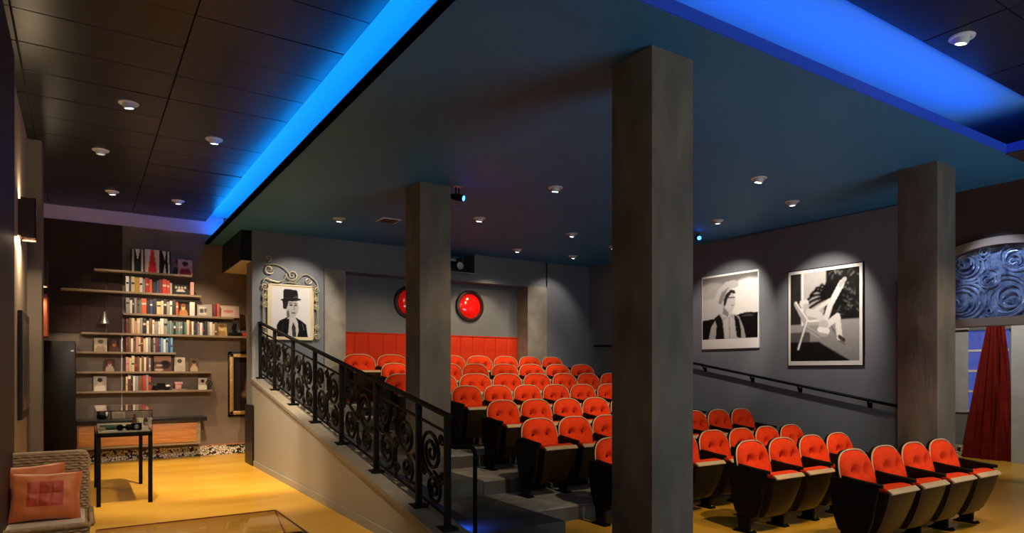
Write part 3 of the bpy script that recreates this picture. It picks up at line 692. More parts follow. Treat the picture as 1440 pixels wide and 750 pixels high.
bm = bmesh.new(); lathe(bm, [(.0, -.008), (.09, -.008), (.105, -.004), (.11, 0)], 28, (0, 0, 0)); t = ob('ceiling_speaker', bm, 'blueceil'); t.location = (4.66, 8.61, 4.0); tag(t, 'round flush blue painted speaker in the ceiling beside the far pillar', 'speaker')

# ================================================================== FRAMED PHOTOGRAPHS
g = lambda v, t=(1.0, .97, .97): tuple(min(.85, 1.12*v**1.45)*q for q in t)
# portrait of a man in a dark hat
pc = Pic(96, 118, g(.72))
pc.noise(.06, 6)
pc.poly([(.14, 0), (.13, .22), (.20, .32), (.36, .38), (.42, .42), (.62, .40), (.78, .33), (.90, .26), (.93, .10), (.95, 0)], g(.02))
pc.poly([(.42, 0), (.45, .20), (.46, .40), (.60, .42), (.68, .30), (.70, .12), (.66, 0)], g(.62))
pc.poly([(.54, 0), (.52, .20), (.56, .30), (.62, .20), (.64, 0)], g(.10))
pc.poly([(.40, .36), (.38, .52), (.36, .66), (.46, .74), (.66, .74), (.70, .62), (.68, .50), (.60, .40), (.50, .37)], g(.55))
pc.poly([(.30, .56), (.28, .74), (.44, .74), (.42, .64), (.38, .56)], g(.04))
pc.poly([(.40, .36), (.38, .50), (.44, .55), (.47, .42)], g(.22))
pc.ell(.50, .645, .045, .018, g(.08)); pc.ell(.62, .645, .035, .017, g(.10)); pc.line([(.45, .685), (.54, .69)], .009, g(.05)); pc.line([(.58, .69), (.66, .68)], .008, g(.05))
pc.line([(.575, .64), (.60, .56), (.565, .55)], .008, g(.28)); pc.line([(.52, .485), (.61, .487)], .012, g(.14))
pc.ell(.50, .755, .27, .035, g(.015), .05)
pc.poly([(.30, .76), (.30, .93), (.34, .965), (.64, .96), (.68, .92), (.69, .76)], g(.015)); pc.poly([(.30, .77), (.30, .80), (.69, .80), (.69, .77)], g(.05)); pc.poly([(.55, .80), (.68, .80), (.68, .84), (.60, .83)], g(.14))
pc.line([(.30, .30), (.26, .10)], .006, g(.10)); pc.line([(.80, .28), (.84, .15)], .012, g(.16)); pc.blur(1)
por = thing('framed_portrait', 'black and white portrait of a person in a dark hat inside an iron scroll frame', 'framed picture', (3.08, 11.86, 2.62))
ob('backing_panel', B(-.395, .395, -.03, 0, -.475, .49), 'palegold', por)
print_obj('photo_print', pc, (-.33, -.032, -.42), (.66, 0, 0), (0, 0, .86), por)
for a in ((-.395, -.372, -.475, .49), (.372, .395, -.475, .49)): ob('mount_bar', B(a[0], a[1], -.045, -.03, a[2], a[3]), 'palegold', por)
for z in (-.475, .467): ob('mount_bar', B(-.395, .395, -.045, -.03, z, z+.023), 'palegold', por)
def dec(pts, th=.011):
    bm = bmesh.new(); tube(bm, [(x, -.05, z) for x, z in pts], th, 6); ob('iron_scroll', bm, 'iron_cream', por)
def bez(p0, p1, p2, p3, n=16):
    return [tuple(((1-t)**3*a+3*(1-t)**2*t*b+3*(1-t)*t*t*c+t**3*d) for a, b, c, d in zip(p0, p1, p2, p3)) for t in [i/n for i in range(n+1)]]
for sgn in (-1, 1):
    dec([(sgn*x, z) for x, z in bez((.40, .40), (.47, .2), (.47, -.2), (.40, -.40))], .007)
    dec([(sgn*.47, .36), (sgn*.47, -.40)], .007)
    for cz, r in ((.43, .07), (.26, .045), (.12, .055), (-.24, .05), (-.40, .06)):
        dec(spiral(sgn*.445, cz, r, 1.8, PI/2, sgn*(1 if cz > 0 else -1), 22))
dec([(x, z) for x, z in spiral(-.37, .73, .085, 1.6, 0, -1, 24)] ); dec(bez((-.47, .50), (-.44, .66), (-.35, .50), (-.20, .52)))
dec(bez((-.42, .80), (-.22, .86), (-.10, .80), (-.02, .66))); dec(spiral(-.39, .92, .06, 1.2, -PI/2, 1, 18), .009)
dec(spiral(.02, .66, .10, 1.8, PI, 1, 26)); dec(bez((-.30, .54), (-.12, .50), (-.10, .60), (-.08, .68))); dec(bez((.04, .53), (.15, .58), (.20, .76), (.34, .66)))
dec(bez((.34, .66), (.44, .60), (.48, .52), (.46, .43))); dec(spiral(.30, .58, .06, 1.6, 0, -1, 20), .009); dec(bez((-.1, .52), (0, .56), (.06, .50), (.16, .52)))

# man in a wide hat, looking sideways (right wall; the picture's left is the far end, +Y)
pc = Pic(92, 104, g(.60)); pc.grad(g(.50), g(.22), .30, 1); pc.ell(.18, .75, .30, .16, g(.42)); pc.ell(.85, .62, .45, .30, g(.70)); pc.ell(.15, .50, .35, .15, g(.5)); pc.blur(10); pc.noise(.10, 5)
pc.poly([(0, 0), (0, .31), (.2, .33), (.45, .31), (.7, .38), (.82, .40), (1, .38), (1, 0)], g(.02)); pc.poly([(.72, .34), (.84, .37), (.95, .345), (.9, .33)], g(.12))
pc.poly([(.12, 0), (.17, .20), (.26, .32), (.38, .40), (.55, .38), (.68, .34), (.76, .16), (.80, 0)], g(.42))
pc.poly([(.25, 0), (.27, .22), (.23, .34), (.32, .40), (.38, .30), (.42, 0)], g(.025)); pc.poly([(.60, .38), (.68, .30), (.72, .12), (.72, 0), (.64, .02), (.60, .25)], g(.025))
pc.poly([(.42, 0), (.40, .28), (.50, .36), (.60, .30), (.64, 0)], g(.50)); pc.line([(.5, .33), (.52, .0)], .006, g(.25))
pc.poly([(.38, .36), (.40, .56), (.42, .70), (.58, .70), (.615, .60), (.60, .50), (.56, .42), (.50, .34)], g(.55)); pc.poly([(.38, .40), (.40, .52), (.50, .40), (.48, .34)], g(.28))
pc.poly([(.40, .60), (.38, .72), (.46, .78), (.60, .76), (.62, .70), (.54, .71), (.48, .64), (.44, .54), (.40, .50)], g(.05))
pc.line([(.50, .645), (.60, .64)], .010, g(.12)); pc.line([(.55, .52), (.59, .525)], .007, g(.22))
pc.poly([(.22, .50), (.22, .64), (.30, .80), (.44, .90), (.60, .92), (.68, .86), (.66, .80), (.54, .78), (.44, .70), (.36, .54), (.28, .48)], g(.50)); pc.poly([(.30, .58), (.36, .74), (.50, .82), (.44, .72), (.36, .55)], g(.28)); pc.blur(1)
f1 = thing('framed_photograph', 'black and white photograph of a person in a wide brimmed hat on the right wall', 'framed picture', (9.85, 7.888, 2.685), 0, 'framed photographs on the right wall')
ob('frame', B(-.035, 0, -.625, .625, -.68, .68, bev=.004), 'white', f1)
print_obj('photo_print', pc, (-.037, .605, -.50), (0, -1.21, 0), (0, 0, 1.145), f1)
# lounging figure on a deck chair before palms
pc = Pic(110, 134, g(.10)); pc.grad(g(.30), g(.42), 0, .45); pc.put((pc.Y > .42) & (pc.X < .16), g(.06)); pc.put((pc.X > .16) & (pc.X < .54) & (pc.Y > .40), g(.52)); pc.put((pc.X > .17) & (pc.X < .20) & (pc.Y > .40), g(.85)); pc.put((pc.X > .54) & (pc.Y > .45), g(.03))
for k in range(70):
    x, y = rs.uniform(.56, 1), rs.uniform(.5, 1); pc.line([(x, y), (x+rs.uniform(-.06, .06), y+rs.uniform(-.04, .04))], .006, g(rs.uniform(.06, .30)))
for a in range(13):
    an = a/12*PI*1.25-.35; L = .26; p = bez((.55, .70), (.55+.3*L*math.cos(an), .72+.5*L*math.sin(an)), (.55+.8*L*math.cos(an), .72+.7*L*math.sin(an)), (.55+1.1*L*math.cos(an), .66+.6*L*math.sin(an)))
    pc.line(p, .017, g(.02))
pc.line([(.50, .40), (.56, .74)], .02, g(.03)); pc.put((pc.Y < .33) & (pc.X < .3), g(.16)); pc.poly([(0, 0), (0, .22), (.42, .22), (.88, 0)], g(.03)); pc.noise(.15, 2); pc.blur(1)
pc.line([(.08, .66), (.20, .48), (.28, .36), (.42, .29), (.55, .30)], .028, g(.50)); pc.line([(.08, .68), (.28, .45), (.52, .45), (.60, .40)], .010, g(.82)); pc.line([(.26, .47), (.12, .14)], .012, g(.80)); pc.line([(.24, .38), (.40, .30), (.66, .14)], .008, g(.35)); pc.line([(.62, .38), (.72, .22), (.80, .18)], .008, g(.2))
pc.ell(.22, .64, .065, .05, g(.66)); pc.ell(.21, .66, .07, .045, g(.74)); pc.ell(.24, .61, .045, .05, g(.58))
pc.line([(.28, .55), (.42, .52), (.52, .42)], .045, g(.70)); pc.line([(.32, .54), (.58, .66)], .024, g(.70)); pc.line([(.50, .38), (.60, .62), (.76, .84)], .038, g(.74)); pc.line([(.74, .82), (.80, .88)], .026, g(.5)); pc.line([(.52, .38), (.70, .48), (.73, .26)], .040, g(.76)); pc.line([(.73, .26), (.79, .22)], .022, g(.10)); pc.ell(.50, .40, .07, .055, g(.60)); pc.line([(.44, .35), (.56, .33)], .03, g(.85)); pc.blur(1)
f2 = thing('framed_photograph', 'black and white photograph of a figure lounging on a deck chair under palms', 'framed picture', (9.85, 6.072, 2.46), 0, 'framed photographs on the right wall')
ob('frame', B(-.035, 0, -.62, .62, -.77, .77, bev=.004), 'white', f2); ob('frame_edge', B(-.028, 0, -.635, .635, -.785, .785), 'blackpanel', f2)
print_obj('photo_print', pc, (-.037, .575, -.70), (0, -1.15, 0), (0, 0, 1.42), f2)
# gold framed painting at the end of the shelf wall
f3 = thing('framed_painting', 'dark painting in a thick gold frame partly hidden by the stair wall', 'framed picture', (2.79, 13.69, 1.345))
for i_, (w_, m_, d_) in enumerate(((.42, 'blackpanel', .05), (.395, 'gold', .075))):
    h_ = w_*1.49
    for a in ((-w_, -w_+.07, -h_, h_), (w_-.07, w_, -h_, h_)): ob('frame_bar', B(a[0], a[1], -d_, 0, a[2], a[3], bev=.008), m_, f3)
    for a in ((-h_, -h_+.07), (h_-.07, h_)): ob('frame_bar', B(-w_, w_, -d_, 0, a[0], a[1], bev=.008), m_, f3)
pc = Pic(40, 60, (.02, .013, .012)); pc.ell(.62, .5, .38, .24, (.25, .15, .13), 1.1); pc.ell(.7, .72, .14, .12, (.32, .2, .17)); pc.line([(.3, .3), (.6, .5)], .05, (.22, .12, .10)); pc.blur(3)
print_obj('canvas', pc, (-.33, -.02, -.52), (.66, 0, 0), (0, 0, 1.04), f3)

# ================================================================== SHELVES
SD = 13.43
SH = [(.185, 1.715, 3.365), (-.29, 1.871, 3.00), (.62, 2.44, 2.62), (.0, 2.70, 2.265), (-.066, 1.45, 1.935), (-.066, 2.053, 1.592), (-.066, 2.053, 1.25)]
names = ['top', 'second', 'third', 'fourth', 'fifth', 'sixth', 'bottom']
shl = []
for k, (a, b, z) in enumerate(SH):
    bm = bmesh.new(); box(bm, 0, b-a, -.25, 0, -.036, 0, bev=.004)
    o = thing('wall_shelf', 'long thin brown wall shelf, '+(names[k] if k in (0, 6) else names[k]+' from the top'), 'shelf', (a, 13.685, z), 0, 'thin wall shelves'); 
    ob('board', bm, 'shelfwood', o)
    ob('hidden_bracket', B(.1, b-a-.1, -.02, 0, -.05, -.036), 'shelfwood', o); shl.append(o)
# vertical steel shelf stay
o = ob('shelf_stay', B(.60, .615, 13.655, 13.665, .78, 2.26), 'metal'); tag(o, 'thin upright metal strip running down the shelf wall', 'strip')
bcache = {}
def book(x, z, w_, h_, col, label, d_=.16, lean=0, shelf=''):
    key = (round(w_, 2), round(h_, 2), col); t = None
    if key not in bcache:
        cb = bmesh.new(); box(cb, 0, w_, -.004, d_, 0, h_, bev=.0015)
        cov = ob('book', cb, 'bk_'+col); pb = ob('pages', B(.003, w_-.003, .0, d_+.001, .003, h_+.001), 'paper', cov); pb.data.materials[0] = M['paper']
        bcache[key] = (cov, pb); t = cov
    else:
        s0, p0 = bcache[key]; t = s0.copy(); C.objects.link(t); q = p0.copy(); C.objects.link(q); q.parent = t
    t.location = (x, 13.46, z); t.rotation_euler = (0, lean, 0)
    tag(t, label, 'book', 'books on the '+shelf+' shelf'); return t
def run(shelf, x0, x1, hr, palette, z, name, skip=()):
    x = x0; i = 1; r = random.Random(shelf*13+1)
    # title bands on the spines are added as sub-pieces
    while x < x1-.02:
        w_ = r.choice([.03, .035, .04, .05, .06]); h_ = round(r.uniform(*hr), 2); col = palette[(i*7+r.randint(0, 2)) % len(palette)] if len(palette) > 3 else r.choice(palette)
        b = book(x, z, w_-.003, h_, col, '%s spined book, %s from the left on the %s shelf' % (col, ORD[i], name), shelf=name)
        if r.random() < .55:
            zb = h_*r.uniform(.55, .8); cc = r.choice(['white', 'black', 'cream', 'red', 'yellow'])
            if cc != col: ob('title_band', B(.003, w_-.006, -.0052, -.004, zb, zb+h_*.14), 'bk_'+cc, b)
        x += w_; i += 1
    return x
def face_book(name, label, cat, x, z, w_, h_, pic, col='black', y=13.52, group=None):
    t = thing(name, label, cat, (x, y, z), 0, group); t.rotation_euler = (-.12, 0, 0)
    ob('cover_board', B(0, w_, 0, .02, 0, h_, bev=.002), 'bk_'+col, t); print_obj('cover_print', pic, (.002, -.001, .002), (w_-.004, 0, 0), (0, 0, h_-.004), t); return t
def pers(bg, skin, cloth, hair, n=(22, 26)):
    p = Pic(n[0], n[1], bg); p.ell(.5, .1, .42, .38, cloth); p.ell(.5, .62, .2, .22, skin); p.ell(.5, .75, .22, .14, hair); p.line([(.42, .6), (.46, .6)], .02, hair); p.line([(.55, .6), (.59, .6)], .02, hair); p.blur(1); return p
# second shelf
z = SH[1][2]
spec = [('white', .05, .27), ('navy', .03, .24), ('cream', .06, .27), ('yellow', .07, .26), ('white', .05, .26), ('grey', .04, .24), ('red', .06, .26), ('orange', .05, .24), ('black', .07, .20), ('navy', .04, .23), ('maroon', .05, .25), ('red', .07, .26), ('red', .05, .24), ('grey', .04, .20)]
x = .66
for i, (c_, w_, h_) in enumerate(spec):
    b = book(x, z, w_-.003, h_, c_, '%s spined book, %s from the left on the second highest shelf' % (c_, ORD[i+1]), shelf='second highest')
    if c_ in ('white', 'red', 'cream'): ob('title_band', B(.004, w_-.007, -.0052, -.004, h_*.5, h_*.62), 'bk_black' if c_ != 'red' else 'bk_cream', b)
    x += w_
pc = Pic(26, 20, (.02, .02, .02)); 
for k in range(4): pc.ell(.2+.2*k, .72, .07, .12, (.5, .45, .4))
pc.poly([(.2, .3), (.3, .55), (.7, .55), (.8, .3)], (.45, .42, .4)); pc.blur(1)
face_book('picture_book', 'black landscape picture book facing out on the second highest shelf', 'book', x+.02, z, .25, .19, pc)
book(x+.30, z, .06, .24, 'pink', 'pale pink book alone at the right end of the second highest shelf', shelf='second highest')
# top shelf: three tall spines and two covers
z = SH[0][2]
tb = thing('book_set', 'row of three tall black white and red spined books on the top shelf', 'books', (0, 0, 0)) if 0 else None
def tall(x, w_, h_, pic, label, col):
    t = thing('tall_book', label, 'book', (x, 13.45, z), 0, 'tall books on the top shelf'); ob('cover', B(0, w_, 0, .2, 0, h_, bev=.003), 'bk_'+col, t)
    print_obj('spine_print', pic, (.002, -.001, .002), (w_-.004, 0, 0), (0, 0, h_-.004), t)
wt, rd, bk_ = (.7, .68, .66), (.55, .03, .04), (.012, .012, .012)
p = Pic(18, 44, bk_); p.line([(.12, 0), (.12, .95)], .09, (.35, .35, .35)); p.poly([(.3, 1), (.7, 1), (.5, .5)], wt); p.line([(.88, 0), (.84, .95)], .08, (.45, .45, .45)); tall(.74, .20, .40, p, 'tall black book with a huge white M shape on the spine', 'black')
p = Pic(18, 44, (.68, .6, .58)); p.poly([(.2, 0), (.42, 1), (.62, 1), (.86, 0)], rd); p.poly([(.0, 0), (.1, 0), (.1, .3), (0, .9)], (.5, .3, .3)); p.blur(1); tall(.95, .23, .41, p, 'tall white book with a huge red A shape on the spine', 'white')
p = Pic(18, 44, bk_); p.poly([(.2, 1), (.55, 1), (.5, .55)], wt); p.poly([(.3, 0), (.6, 0), (.46, .45)], wt); p.line([(.86, .05), (.80, .95)], .08, wt); tall(1.19, .17, .40, p, 'tall black book with a huge white X shape on the spine', 'black')
face_book('picture_book', 'grey mauve picture book standing behind the pink one on the top shelf', 'book', 1.38, z, .24, .33, pers((.20, .15, .17), (.3, .22, .24), (.06, .05, .06), (.08, .06, .07)), 'grey', 13.56)
face_book('picture_book', 'pink covered picture book of a person in red at the top shelf end', 'book', 1.49, z, .24, .29, pers((.55, .35, .40), (.5, .3, .3), (.22, .02, .04), (.04, .02, .03)), 'pink', 13.50)
# third shelf
z = SH[2][2]; spec = [('grey', .06), ('white', .04), ('black', .03), ('grey', .04), ('brown', .04), ('teal', .03), ('orange', .08), ('black', .05), ('navy', .05), ('black', .06), ('cream', .07), ('cream', .04), ('black', .05), ('grey', .05), ('white', .04), ('black', .06), ('orange', .04)]
x = .66
for i, (c_, w_) in enumerate(spec):
    h_ = .27-.02*((i*5) % 3); b = book(x, z, w_-.003, h_, c_, '%s spined book, %s from the left on the third highest shelf' % (c_, ORD[i+1]), shelf='third highest')
    if i % 2 == 0: ob('title_band', B(.004, w_-.007, -.0052, -.004, h_*.6, h_*.72), 'bk_white' if c_ in ('black', 'orange', 'navy') else 'bk_black', b)
    x += w_
face_book('picture_book', 'golden face covered book facing out on the third highest shelf', 'book', x, z, .18, .26, pers((.03, .02, .02), (.65, .38, .16), (.4, .16, .05), (.20, .08, .02)), 'black')
x += .19
book(x, z, .08, .25, 'white', 'thick white book right of the golden face cover', shelf='third highest')
p = Pic(30, 22, (.30, .27, .25)); p.poly([(.1, .15), (.1, .8), (.6, .8), (.6, .15)], (.5, .47, .44)); p.ell(.3, .45, .15, .2, (.08, .07, .07)); p.ell(.55, .5, .1, .2, (.12, .1, .1)); p.blur(1)
face_book('picture_book', 'grey landscape picture book facing out beside the red spine', 'book', x+.13, z, .26, .23, p, 'grey')
book(x+.40, z, .06, .24, 'maroon', 'dark red book right of the grey landscape cover', shelf='third highest'); book(x+.465, z, .035, .245, 'orange', 'thin orange book beside the pale pink cover', shelf='third highest')
p = Pic(30, 22, (.42, .30, .26)); p.poly([(.08, .1), (.08, .9), (.8, .9), (.8, .1)], (.5, .38, .33)); p.ell(.45, .5, .26, .12, (.45, .16, .14)); p.blur(1)
face_book('picture_book', 'pale pink boxed set at the right end of the third highest shelf', 'book', x+.51, z, .36, .23, p, 'pink')
# fourth
P1 = ['white', 'black', 'grey', 'brown', 'pink', 'cream', 'grey', 'navy', 'white', 'maroon', 'black', 'cream']
x = run(3, .66, 1.30, (.22, .28), P1, SH[3][2], 'middle')
def run_named(k, x, x1, hr, pal, name, tagn):
    z = SH[k][2]; r = random.Random(k*31+len(tagn)); i = 1
    while x < x1-.02:
        w_ = r.choice([.03, .035, .04, .05]); h_ = round(r.uniform(*hr), 2); col = pal[(i-1) % len(pal)]
        b = book(x, z, w_-.003, h_, col, '%s spined book, %s in the %s run of the %s shelf' % (col, ORD[i], tagn, name), shelf=name)
        if r.random() < .45 and col != 'white': zb = h_*r.uniform(.2, .8); ob('title_band', B(.003, w_-.006, -.0052, -.004, zb, zb+h_*r.choice([.06, .1, .18])), r.choice(['bk_white', 'bk_cream', 'bk_grey', 'bk_black', 'bk_red']), b)
        x += w_; i += 1
    return x
x = run_named(3, x, 1.62, (.22, .27), ['teal', 'grey', 'teal', 'black'], 'middle', 'teal')
x = run_named(3, x, 2.14, (.22, .27), ['cream', 'brown', 'white', 'black', 'navy', 'grey', 'white', 'navy', 'black', 'grey', 'white'], 'middle', 'right hand')
face_book('picture_book', 'small gold covered book facing out on the middle shelf', 'book', 2.15, SH[3][2], .18, .24, pers((.5, .33, .12), (.6, .42, .2), (.3, .18, .06), (.35, .2, .08)), 'yellow')
# fifth, sixth, bottom
x = run_named(4, .66, 1.16, (.24, .28), ['maroon', 'brown', 'white', 'brown', 'pink', 'cream', 'maroon', 'cream', 'white', 'grey', 'black', 'grey'], 'fifth', 'left')
x = run_named(4, x, 1.40, (.24, .27), ['navy', 'blue', 'white', 'blue', 'navy', 'blue', 'grey'], 'fifth', 'blue')
x = run_named(5, .66, 1.06, (.24, .28), ['pink', 'cream', 'cream', 'maroon', 'brown', 'cream', 'brown', 'white', 'maroon', 'grey'], 'sixth', 'only')
p = Pic(26, 26, (.10, .045, .03)); p.grad((.35, .2, .15), (.42, .22, .14), .6, 1); p.ell(.65, .45, .3, .3, (.02, .01, .01)); p.ell(.3, .4, .2, .06, (.55, .4, .3)); p.ell(.3, .1, .25, .06, (.5, .36, .28)); p.blur(2)
face_book('picture_book', 'square dark brown cover with a sunset glow on the sixth shelf', 'book', 1.10, SH[5][2], .28, .28, p, 'brown')
face_book('picture_book', 'pale black and white cover beside the brown square cover', 'book', 1.43, SH[5][2], .18, .26, pers((.45, .4, .34), (.5, .45, .4), (.4, .36, .3), (.06, .05, .04)), 'white')
face_book('picture_book', 'sepia cover at the right end of the sixth shelf', 'book', 1.68, SH[5][2], .16, .24, pers((.10, .06, .04), (.4, .27, .18), (.45, .33, .22), (.03, .02, .01)), 'brown')
x = run_named(6, .66, 1.06, (.24, .29), ['cream', 'maroon', 'black', 'white', 'grey', 'brown', 'brown', 'red', 'grey', 'red'], 'bottom', 'only')
face_book('photo_card', 'pale sepia photo card upright at the left of the fifth shelf', 'photo', .19, SH[4][2], .19, .24, pers((.5, .42, .32), (.55, .48, .38), (.3, .24, .18), (.14, .1, .07)), 'cream')
face_book('photo_card', 'dark photo card with an orange face on the fifth shelf', 'photo', .40, SH[4][2], .17, .24, pers((.03, .015, .012), (.40, .14, .04), (.08, .03, .02), (.12, .05, .03)), 'black')
face_book('photo_card', 'small pink and red photo card on the sixth shelf', 'photo', .34, SH[5][2], .16, .22, pers((.06, .03, .025), (.45, .3, .27), (.35, .25, .22), (.2, .04, .03)), 'maroon')
face_book('photo_card', 'white photo card of a dark haired person on the bottom shelf', 'photo', .18, SH[6][2], .19, .26, pers((.42, .38, .35), (.6, .54, .5), (.62, .55, .52), (.02, .015, .015), (24, 30)), 'white')
face_book('photo_card', 'white photo card right of the stand on the bottom shelf', 'photo', 1.83, SH[6][2], .15, .22, pers((.6, .56, .5), (.62, .57, .5), (.6, .55, .5), (.02, .015, .015)), 'white')
# small objects on shelves
t = thing('model_locomotive', 'small dark model machine standing on the middle shelf', 'ornament', (2.46, 13.5, SH[3][2]))
ob('base_block', B(-.10, .12, -.05, .05, 0, .07, bev=.01), 'black', t); bm = bmesh.new(); lathe(bm, [(0, .07), (.03, .07), (.022, .14), (.035, .19), (.03, .24), (0, .245)], 12); ob('stack', bm, 'black', t); bm = bmesh.new(); lathe(bm, [(.018, .07), (.022, .12), (0, .14)], 10, (.08, 0, 0)); ob('dome', bm, 'metal', t)
o = ob('red_box', B(2.60, 2.69, 13.48, 13.6, SH[3][2], SH[3][2]+.06, bev=.01), 'redplastic'); tag(o, 'small bright red box at the right end of the middle shelf', 'box')
t = thing('toy_car', 'small black and silver toy car on the bottom shelf', 'toy car', (1.20, 13.5, SH[6][2]))
ob('car_body', B(-.12, .16, -.05, .05, .03, .09, bev=.015), 'black', t); ob('cabin', B(-.05, .08, -.045, .045, .09, .13, bev=.015), 'black', t); ob('bonnet', B(.08, .16, -.052, .052, .06, .095, bev=.01), 'metal', t)
for xx in (-.07, .10):
    for yy in (-.052, .052):
        bm = bmesh.new(); tube(bm, [(xx, yy-.008, .03), (xx, yy+.008, .03)], .03, 12); ob('wheel', bm, 'blackpanel', t)
t = thing('cup_on_tray', 'small pink box set on a wooden tray on the bottom shelf', 'ornament', (1.50, 13.5, SH[6][2]))
ob('tray', B(-.12, .13, -.06, .06, 0, .02, bev=.004), 'shelfwood', t); ob('box_body', B(-.06, .04, -.04, .04, .02, .10, bev=.008), 'bk_pink', t); ob('box_lid', B(-.07, .06, -.045, .045, .10, .15, bev=.008), 'bk_pink', t)
t = thing('wire_ornament', 'black wire loop ornament at the right end of the bottom shelf', 'ornament', (2.0, 13.5, SH[6][2])); bm = bmesh.new(); tube(bm, [(x_, 0, z_+.12) for x_, z_ in spiral(0, 0, .07, 1.6, -PI/2, 1, 24)], .006, 6); tube(bm, [(0, 0, .0), (0, 0, .06)], .006, 6); ob('wire_loop', bm, 'black', t); ob('base', B(-.03, .03, -.02, .02, 0, .01), 'black', t)
# metal cone lamp hanging above the middle shelf
t = thing('hanging_lamp', 'small chrome cone lamp hanging left of the books', 'lamp', (.34, 13.40, 2.42)); bm = bmesh.new(); lathe(bm, [(.09, 0), (.06, .06), (.035, .14), (.018, .20), (.0, .21)], 20); ob('cone_shade', bm, 'metal', t); bm = bmesh.new(); tube(bm, [(0, 0, .2), (0, 0, .545)], .004, 6); ob('cord', bm, 'black', t)
# tall black cabinet
t = thing('tall_cabinet', 'tall plain black cabinet in the corner left of the shelves', 'cabinet', (-.30, 13.25, 0))
ob('carcass', B(-.235, .225, -.22, .40, 0.04, 2.09, bev=.006), 'blackpanel', t); d_ = ob('door', B(-.23, .22, -.245, -.222, .06, 2.07, bev=.004), 'blackpanel', t); ob('plinth', B(-.22, .21, -.19, .38, 0, .04), 'blackpanel', t)
o = ob('handle', B(.16, .20, -.262, -.245, 1.92, 1.94), 'metal', d_); o['label'] = 'bright metal handle'
# low wall cabinet
t = thing('low_cabinet', 'orange wood wall cabinet with black worktop under the shelves', 'cabinet', (0, 13.685, 0))
ob('worktop', B(-.07, 1.93, -.50, 0, .69, .765, bev=.006), 'granite', t); ob('carcass', B(-.06, 1.83, -.44, 0, .27, .69, bev=.004), 'shelfwood', t)
for a, b in ((-.04, .88), (.90, 1.76)): d_ = ob('drawer', B(a, b, -.46, -.44, .32, .665, bev=.006), 'wood', t); ob('pull', B((a+b)/2-.1, (a+b)/2+.1, -.468, -.46, .64, .652), 'shelfwood', d_)
t = thing('table_camera', 'small dark round topped ornament on the black worktop', 'ornament', (.30, 13.4, .765)); bm = bmesh.new(); sphere(bm, (0, 0, .08), .10, (1.1, .7, .8)); ob('dome_body', bm, 'blackpanel', t); bm = bmesh.new(); sphere(bm, (.07, -.05, .09), .035, (1, .6, 1.3)); ob('silver_face', bm, 'metal', t)
face_book('photo_card', 'brown grey photo card leaning on the worktop', 'photo', .45, .768, .20, .22, pers((.2, .16, .12), (.25, .2, .15), (.16, .12, .1), (.1, .08, .06)), 'brown', 13.45)

# ================================================================== DISPLAY CASE
t = thing('display_case', 'glass topped black metal display table on the amber floor', 'display case', (.44, 9.95, 0))
hx, hy = .29, .80
for sx in (-1, 1):
    for sy in (-1, 1):
        a, b = sx*hx, sy*hy; ob('leg', B(min(a, a-sx*.045), max(a, a-sx*.045), min(b, b-sy*.045), max(b, b-sy*.045), 0, .84, bev=.003), 'black', t)
ob('table_frame', B(-hx, hx, -hy, hy, .815, .865, bev=.004), 'black', t)
ob('tray', B(-hx+.02, hx-.02, -hy+.02, hy-.02, .865, .875), 'cream', t)
for sx in (-1, 1): ob('glass_side', B(*(sorted((sx*hx, sx*(hx-.006)))), -hy, hy, .866, 1.12), 'glass', t)
for sy in (-1, 1): ob('glass_side', B(-hx+.006, hx-.006, *(sorted((sy*hy, sy*(hy-.006)))), .866, 1.12), 'glass', t)
ob('glass_top', B(-hx, hx, -hy, hy, 1.12, 1.128), 'glass', t)
def small(name, label, cat, parts, loc):
    q = thing(name, label, cat, loc)
    for n_, bm, m_ in parts: ob(n_, bm, m_, q)
def sb(*a, **k): bm = bmesh.new(); sphere(bm, *a, **k); return bm
ZC = .875
o = ob('green_mat', B(.20, .44, 9.5, 10.0, ZC, ZC+.03, bev=.004), 'green'); tag(o, 'green cloth covered tray inside the display case', 'tray')
small('binoculars', 'pair of black binoculars lying in the display case', 'binoculars', [('barrel', sb((-.045, 0, .04), .04, (1, 1.5, 1)), 'blackpanel'), ('barrel', sb((.045, 0, .04), .04, (1, 1.5, 1)), 'blackpanel'), ('bridge', B(-.03, .03, -.03, .03, .03, .055), 'blackpanel')], (.44, 9.32, ZC))
small('old_camera', 'small black camera with round lens in the display case', 'camera', [('camera_body', B(-.06, .06, -.03, .03, 0, .085, bev=.01), 'blackpanel'), ('camera_lens', sb((0, -.035, .04), .028, (1, .8, 1)), 'metal')], (.57, 9.35, ZC))
small('paper_stack', 'white paper sheets at the right of the display case', 'papers', [('sheet', B(-.05, .05, -.12, .12, 0, .02), 'white')], (.66, 9.6, ZC))
small('scroll_paper', 'cream paper lying at the near left of the display case', 'papers', [('sheet', B(-.06, .08, -.06, .06, 0, .012), 'white'), ('shell', sb((-.05, .02, .03), .025, (1.5, 1, 1)), 'bk_cream')], (.26, 9.28, ZC))
small('wood_figure', 'small brown wooden figure in the display case', 'figure', [('figure_body', sb((0, 0, .06), .03, (1, 1, 2)), 'bk_brown'), ('figure_head', sb((0, 0, .135), .02), 'bk_brown')], (.60, 10.2, ZC))
small('glass_cup', 'pale glass cup at the back of the display case', 'cup', [('cup_body', (lambda: (lambda bm: (lathe(bm, [(.0, 0), (.03, .0), (.045, .10), (.04, .10), (.026, .01), (0, .01)], 16), bm)[1])(bmesh.new()))(), 'white')], (.66, 10.1, ZC))

